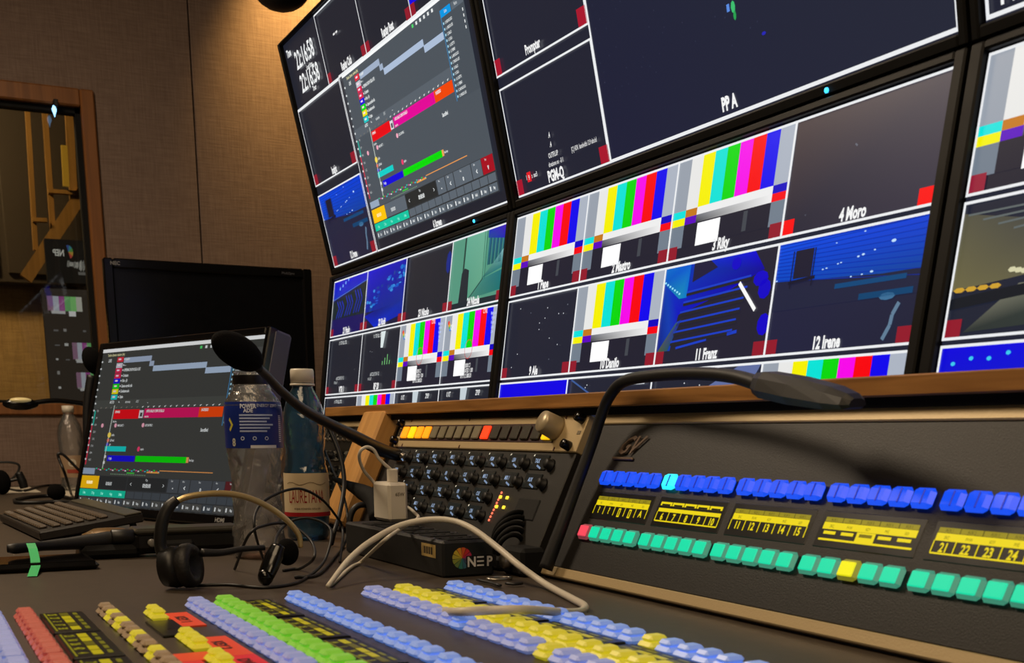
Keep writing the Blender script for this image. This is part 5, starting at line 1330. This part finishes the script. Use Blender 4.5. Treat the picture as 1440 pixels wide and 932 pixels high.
dm = at_x(157, 745, RXX-0.05)
MB().lathe([(0.042, 0), (0.040, (float(dm[2])-DZ)*0.45), (0.032, (float(dm[2])-DZ)*0.8), (0.018, float(dm[2])-DZ), (0.001, (float(dm[2])-DZ)*1.04)], (RXX-0.075, dm[1], DZ), 24).build('speaker_dome', plain('bronze_dome', (120, 92, 52), 0.35, metal=0.3), rd)
# green wrist strap hanging from the antenna
GRS = plain('strap_green', (40, 196, 112), 0.5)
sp = [at_x(38, 764.5, RXX+0.024), at_x(43, 763.5, RXX+0.030), at_x(46, 771, RXX+0.040), at_x(49, 784, RXX+0.075), at_x(50, 796, RXX+0.105), desk(45, 810, 0.001)]
sg = MB(); wd_ = 12/ppm(sp[2])/2
vs = []; fs = []
for i, q in enumerate(sp[1:]):
    for dx in (-wd_, wd_):
        for dd in (0, 0.0012): vs.append((q[0]+dd, q[1]+dx, max(q[2], DZ+0.001)))
m = len(sp)-1
for i in range(m-1):
    b0 = 4*i
    fs += [(b0, b0+4, b0+6, b0+2), (b0+1, b0+3, b0+7, b0+5), (b0, b0+1, b0+5, b0+4), (b0+2, b0+6, b0+7, b0+3)]
fs += [(0, 2, 3, 1), (4*m-4, 4*m-3, 4*m-1, 4*m-2)]
sgo = MB().add(vs, fs).build('wrist_strap', GRS, None, label='green paper wrist strap hung over the radio antenna', cat='strap')
# phone under it
ph = empty('smartphone', desk(60, 800), 'black smartphone lying face up at the left edge, under the green strap', 'phone', rot=(0, 0, math.radians(8)))
pc = desk(143, 800); pl = ph.location
corner = desk(146, 797)
cx_, cy_ = corner[0]-pl[0], corner[1]-pl[1]
prl = 0.15; 
a = desk(100, 808); b = desk(146, 793)
MB().box((-1.49, 0.015, DZ+0.0005), (-1.395, 0.182, DZ+0.0095), 0.004).build('body', BLKG, ph)
MB().box((-1.486, 0.019, DZ+0.0094), (-1.399, 0.178, DZ+0.0102), 0.0003).build('glass', plain('phone_glass', (10, 9, 9), 0.08, spec=0.8), ph)

# ---------------------------------------------------------------- headset
hs = empty('headset', desk(255, 830), 'single-ear black headset with a bare metal band, in front of the radio', 'headset')
HX = -1.19
def hp(x, y, d=0.0): return at_x(x, y, HX+d)
BAND = plain('band_metal', (196, 172, 120), 0.32, metal=0.6)
MB().tube([hp(243, 708), hp(262, 699), hp(290, 694.5), (hp(320, 694)), hp(350, 700), hp(380, 714), hp(405, 733), hp(420, 752), hp(423, 770)], [0.0028, 0.003, 0.003, 0.003, 0.003, 0.003, 0.003, 0.003, 0.0025], 8, 6).build('headband', BAND, hs)
MB().tube([hp(249, 702, .002), hp(238, 712, .002), hp(230, 728, .002), hp(226, 748, .002), hp(226, 768, .002), hp(232, 785, .004)], [0.0045, 0.0058, 0.006, 0.006, 0.006, 0.007], 10, 6).build('yoke', BLK, hs)
ecc = hp(256, 796, 0.012); ke = ppm(ecc); er = 35/ke
edir = Vector((0.55, 0.80, 0.1)).normalized()
M = Matrix.Translation(Vector(ecc)) @ edir.to_track_quat('Z', 'Y').to_matrix().to_4x4()
cz0 = float(ecc[2])
er = min(er, cz0-DZ-0.001)
MB().lathe([(er*0.55, -0.020), (er*0.85, -0.018), (er*0.95, -0.008), (er*0.92, 0.0)], n=28, M=M).build('ear_shell', BLK, hs)
MB().lathe([(er*0.92, 0.0005), (er*1.0, 0.003), (er*1.02, 0.009), (er*0.9, 0.0145), (er*0.55, 0.013), (er*0.45, 0.007), (0.001, 0.006)], n=28, M=M).build('ear_cushion', plain('cushion_leatherette', (22, 20, 19), 0.55, bump=0.6, bscale=300), hs)
MB().tube([hp(283, 777, .006), hp(310, 777, .006), hp(340, 772, .004), hp(372, 770, .002)], [0.0042, 0.0036, 0.003, 0.0028], 8, 6).build('mic_boom', RUB, hs)
mc = hp(404, 776, -0.006); MB().ball(mc, 17/ke, 17/ke, 20/ke, 16, 12).build('mic_foam', FOAM, hs)
t0_, t1_ = hp(391, 768, 0.012), hp(374, 822, 0.022)
t1_[2] = max(t1_[2], DZ+0.0085)
MB().tube([t0_, (t0_*2+t1_)/3, (t0_+t1_*2)/3, t1_], [0.0085, 0.0105, 0.0105, 0.0095], 12, 6, flat=0.7).build('temple_pad', BLKG, hs)
MB().ball(t1_, 0.008, 0.008, 0.0085, 12, 8).build('pad_end', BLKG, hs)
# its thin cable looping round the bottles
CR = 0.0016
def dpt(x, y): return desk(x, y, CR)
hc_ = MB().tube([hp(272, 818, .0)*[1, 1, 0]+np.array([0, 0, DZ+CR]), dpt(320, 822), dpt(370, 826), dpt(415, 820), dpt(440, 806), at_x(458, 785, -1.27), at_x(466, 750, -1.30), at_x(455, 735, -1.32), at_x(430, 728, -1.33), at_x(405, 735, -1.33), at_x(390, 752, -1.30), at_x(386, 768, -1.25)], CR, 8, 8).build('headset_cable', RUB, None, label='thin black headset cable curling in front of the blue bottle', cat='cable')
cb2 = MB().tube([dpt(330, 772+28), at_x(350, 752, -1.26), at_x(375, 738, -1.27), at_x(405, 736, -1.28), at_x(425, 748, -1.27), at_x(440, 765, -1.25), at_x(441, 785, -1.22), dpt(420, 800), dpt(398, 802)], CR, 8, 8).build('thin_cable', RUB, None, label='thin black cable arching behind the headset band', cat='cable')
cb3 = MB().tube([dpt(372, 792), at_x(358, 745, -1.30), at_x(362, 715, -1.32), at_x(385, 696, -1.34), at_x(420, 687, -1.36), at_x(450, 700, -1.38), at_x(470, 722, -1.40), at_x(482, 745, -1.42), dpt(478, 790)], CR, 8, 8).build('thin_cable', RUB, None, label='thin black cable rising in an arc across the sports bottle', cat='cable')
cb4 = MB().tube([at_x(462, 600, -1.62), at_x(478, 640, -1.60), at_x(484, 680, -1.58), at_x(478, 720, -1.55), at_x(470, 748, -1.52), dpt(466, 766)], 0.0032, 8, 8).build('coaxial_cable', RUB, None, label='thicker black cable falling behind the blue bottle to the desk', cat='cable')
cb5 = MB().tube([at_x(455, 630, -1.66), at_x(470, 665, -1.62), at_x(484, 700, -1.60), at_x(489, 735, -1.56), dpt(482, 770), dpt(450, 806), dpt(415, 812)], 0.0018, 8, 8).build('thin_cable', RUB, None, label='thin black cable drooping beside the wooden divider', cat='cable')

# ---------------------------------------------------------------- power strip, charger and white cables
NXa, NXb = float(desk(623, 813)[0]), float(desk(515, 777)[0])-0.02
NYa, NYb = float(desk(623, 813)[1]), float(desk(687, 806.5)[1])
nzT = float(at_x(625, 761, NXa)[2])
ps = empty('power_strip', ((NXa+NXb)/2, (NYa+NYb)/2, DZ), 'black power strip with a colour-wheel NEP logo on its end', 'power strip')
MB().box((NXb, NYa, DZ), (NXa, NYb, nzT), 0.0025).build('body', plain('strip_black', (22, 22, 22), 0.5, bump=0.2, bscale=700), ps)
nsk = 6
for i in range(nsk):
    x = NXa-0.022-0.046*i
    s_ = MB().box((x-0.017, NYa+0.008, nzT-0.0005), (x+0.017, NYb-0.008, nzT+0.0012), 0.0005).build('socket', BLKM, ps)
    for yy in (-0.010, 0, 0.010):
        MB().cyl((x, (NYa+NYb)/2+yy, nzT+0.0005), (x, (NYa+NYb)/2+yy, nzT+0.0018), 0.0028, n=10).build('socket_hole', plain('hole_black', (4, 4, 4), 0.9), s_)
p = Pic(0.0001)
yc = (NYa+NYb)/2; hN = nzT-DZ
wcols = [(214, 190, 60), (226, 150, 50), (222, 100, 50), (206, 50, 60), (190, 50, 90), (120, 70, 110), (70, 80, 110), (60, 110, 130), (60, 130, 120), (110, 140, 80), (150, 160, 70), (190, 180, 70)]
cx0, cz0_ = NYa+0.022, hN*0.52; rr = hN*0.29
for q in range(12):
    a0, a1 = math.pi*0.85-q*math.pi/6, math.pi*0.85-(q+1)*math.pi/6+0.06
    p.poly([(cx0, cz0_), (cx0+rr*math.cos(a1), cz0_+rr*math.sin(a1)), (cx0+rr*math.cos((a0+a1)/2)*1.02, cz0_+rr*math.sin((a0+a1)/2)*1.02), (cx0+rr*math.cos(a0), cz0_+rr*math.sin(a0))], wcols[q], 1)
lx = NYa+0.0275; lh = hN*0.27; lz = hN*0.28
p.rect(lx-0.001, lz-0.001, lx+0.034, lz+lh+0.001, (22, 22, 22), 2)
p.text('N', lx, lz, lh, (226, 222, 214), 3, 0.95, 'l', .03)
for q in range(3): p.rect(lx+0.0115, lz+lh*(0.42*q), lx+0.0195, lz+lh*(0.42*q+0.16), (226, 222, 214), 3)
p.text('P', lx+0.0225, lz, lh, (226, 222, 214), 3, 0.95, 'l', .03)
p.build('logo_print', ps, PRINT, fn=lambda x, y, z: (NXa-ps.location.x+0.0002-y, x-ps.location.y, z))
p = Pic(0.0001); sxa, sxb = float(at_y(593, 770, NYa)[0]), float(at_y(613, 780, NYa)[0])
sza, szb = hN*0.50, hN*0.86
p.rect(sxa, sza, sxb, szb, (176, 150, 92), 1)
for q in range(9): p.rect(sxa+0.004+(sxb-sxa)*0.08*q, sza+0.003, sxa+0.004+(sxb-sxa)*(0.08*q+0.04*(1+q % 2)), szb-0.003, (60, 50, 34), 2)
p.build('sticker', ps, PRINT, fn=lambda x, y, z: (x-ps.location.x, NYa-ps.location.y-0.0002+y, z))
# charger standing in the last sockets
chx = -1.40; chy = float(at_x(561, 731, -1.40)[1])
kch = ppm((chx, chy, nzT)); chh = 54/kch
chg = empty('phone_charger', (chx, chy, nzT+0.0014), 'white phone charger plugged into the power strip', 'charger')
MB().box((chx-0.056, chy-0.013, nzT+0.0014), (chx, chy+0.013, nzT+0.0014+chh), 0.0035).build('body', WHITE, chg)
p = Pic(0.0001); p.text('65W', 0, 0, 0.0042, (120, 112, 96), 1, 1.0, 'c', .03)
p.build('print', chg, PRINT, fn=lambda x, y, z: (0.0003, x+0.002, chh*0.66+z))
pz = nzT+0.0014+chh
MB().box((chx-0.024, chy-0.006, pz-0.001), (chx-0.014, chy+0.006, pz+0.0165), 0.0015).build('usb_plug', WHITE, chg)
X_ = chx-0.019
ucab = MB().tube([(X_, chy, pz+0.014), at_x(534, 646, X_), at_x(526, 633, X_), at_x(516, 628.5, X_), at_x(507, 634, X_), at_x(505.5, 646, X_-0.01), at_x(512, 662, X_-0.03), at_x(524, 676, X_-0.05), at_x(545, 700, chx-0.052), at_x(573, 713, chx-0.05), at_x(584, 722, chx-0.02), at_x(588, 728, chx+0.06), at_x(575, 737, chx+0.14), at_x(545, 756, NXa-0.02), desk(505, 792, 0.0025), desk(464, 823, 0.0022)], 0.0021, 8, 8).build('usb_cable', CABW, None, label='thin white USB cable looping up from the charger', cat='cable')
wc = MB().tube([desk(461, 824, 0.0035), at_x(490, 788, -1.16), at_x(520, 762, -1.18), at_x(560, 740, -1.19), at_x(600, 731, -1.18), at_x(635, 732, -1.16), at_x(665, 744, -1.13), at_x(700, 770, -1.09), at_x(730, 795, -1.05), desk(765, 820, 0.006), desk(805, 842, 0.0035), desk(822, 852, 0.0035), desk(818, 859, 0.0035), desk(795, 861, 0.008), at_z(740, 857, DZ+0.0185), at_z(690, 858, DZ+0.0185), at_z(650, 860, DZ+0.0175), at_z(628, 860, DZ+0.011), at_z(612, 858, DZ+0.007)], [0.0022]+[0.0034]*18, 10, 8).build('white_cable', CABW, None, label='thick cream cable arching over the power strip and onto the keys', cat='cable')
# black lead and connectors behind the charger
lead = MB().tube([at_x(468, 672, -1.62), at_x(490, 682, -1.60), at_x(510, 692, -1.57), at_x(526, 703, -1.53), at_x(532, 730, -1.50)], [0.003, 0.006, 0.011, 0.013, 0.012], 12, 6).build('power_plug', BLKM, None, label='black moulded power plug leaning on the wooden divider', cat='plug')
loop = MB().tube([dpt(492, 765), at_x(492, 730, -1.54), at_x(500, 713, -1.54), at_x(514, 710, -1.54), at_x(524, 718, -1.54), at_x(526, 735, -1.53), dpt(522, 752)], 0.0042, 8, 6).build('power_lead', RUB, None, label='black power lead bending beside the charger', cat='cable')
# small black clip with a metal ring
cl = empty('metal_clip', desk(705, 818), 'small dark clip with a shiny ring on the desk by the power strip', 'clip')
MB().tube([desk(672, 815, 0.003), desk(690, 819, 0.003), desk(703, 823, 0.003)], 0.0022, 8, 4, flat=0.7).build('arm', BLK, cl)
MB().tube([desk(712, 820, 0.003), desk(722, 821, 0.003), desk(734, 820, 0.003)], 0.0022, 8, 4, flat=0.7).build('arm', BLK, cl)
ctr = desk(702, 813, 0.002)
MB().tube([ctr+np.array([0.009*math.cos(t), 0.013*math.sin(t), 0]) for t in np.linspace(0, 2*math.pi, 11)[:-1]], 0.0014, 6, 3, closed=True).build('ring', STEEL, cl)
# coiled black lead in the corner by the console
co = empty('cable_coil', desk(720, 790), 'messy coil of black cable beside the foot of the console', 'cable')
for j in range(5):
    rr_ = 0.015+0.003*j; c_ = np.array([C0[0]-0.075-0.006*j, 0.585+0.004*j, DZ+0.024+0.003*j]); tl_a = random.uniform(-0.5, 0.5)
    MB().tube([c_+np.array([0.4*rr_*math.sin(t+tl_a), rr_*math.cos(t), min(0.026, rr_)*math.sin(t)]) for t in np.linspace(0, 2*math.pi, 13)[:-1]], 0.0028, 8, 3, closed=True).build('loop', plain('coil_black', (6, 6, 6), 0.7, spec=0.2), co)
MB().box((C0[0]-0.10, 0.565, DZ), (C0[0]-0.065, 0.62, DZ+0.016), 0.004).build('connector', BLKM, co)

# ---------------------------------------------------------------- far left of the desk
PAP = plain('paper_white', (206, 196, 176), 0.7)
MB().box((-3.60, 0.16, DZ), (-3.28, 0.30, DZ+0.0012)).build('paper_sheet', PAP, None, label='white paper sheet by the wall, under the cables', cat='paper')
MB().box((-3.48, 0.335, DZ), (-3.02, 0.42, DZ+0.0012)).build('paper_sheet', PAP, None, label='white paper sheet beside the small clear bottle', cat='paper')
MB().tube([at_x(-10, 650, -3.4), at_x(15, 650, -3.4), at_x(27, 655, -3.4), at_x(22, 668, -3.4), at_x(5, 682, -3.4), desk(-10, 690, .003)], 0.003, 8, 6).build('black_lead', RUB, None, label='black lead looping at the far left against the wall', cat='cable')
MB().tube([desk(20, 704, 0.003), desk(40, 699, 0.004), desk(70, 697, 0.004), desk(95, 700, 0.003), desk(110, 706, 0.003), desk(80, 706, 0.003), desk(50, 707, 0.003), desk(24, 707, 0.003), desk(20, 704, 0.003)], 0.004, 8, 6).build('black_lead', RUB, None, label='flat loop of black lead lying left of the keyboard', cat='cable')
MB().tube([desk(100, 694, 0.003), at_x(92, 668, -2.75), at_x(83, 645, -2.75), at_x(82, 638, -2.75), at_x(90, 640, -2.75), at_x(112, 662, -2.75)], 0.003, 8, 6).build('black_lead', RUB, None, label='black lead standing up in a bend beside the small clear bottle', cat='cable')
MB().tube([desk(0, 684, 0.003), desk(30, 690, 0.004), desk(55, 684, 0.004), desk(70, 682, 0.004), desk(100, 682, 0.004)], 0.003, 8, 6).build('black_lead', RUB, None, label='black lead running along the foot of the wall', cat='cable')
fb = desk(80, 703); MB().ball((fb[0], fb[1], DZ+0.018), 0.020, 0.020, 0.018, 14, 10).build('foam_ball', FOAM, None, label='small black foam ball lying left of the tilted screen', cat='foam ball')
h2 = empty('earphone', desk(32, 690), 'small black earphone with an upright arm at the far left', 'earphone')
MB().tube([at_x(26, 664, -3.2), at_x(31, 676, -3.2), at_x(34, 686, -3.2)], [0.009, 0.011, 0.010], 10, 5).build('arm', RUB, h2)
ec = at_x(2, 678, -3.2); MB().ball(ec, 0.02, 0.022, min(0.034, ec[2]-DZ), 14, 10).build('ear_pad', FOAM, h2)
MB().tube([ec, at_x(14, 676, -3.2), at_x(30, 672, -3.2)], 0.004, 8, 4).build('bridge', RUB, h2)

# ---------------------------------------------------------------- black spot lamp hanging from the ceiling (its underside shows at the top)
sl = empty('ceiling_spot', (-3.1, 1.1, CZ), 'black ceiling spot of which only the rim shows at the top left', 'lamp')
sc_ = at_x(395, -22, -2.9); ks = ppm(sc_)
MB().ball(sc_, 42/ks, 42/ks, 34/ks, 20, 12).build('head', BLK, sl)
MB().cyl((sc_[0], sc_[1], sc_[2]+0.03), (sc_[0], sc_[1], CZ), 0.012, n=12).build('stem', BLK, sl)
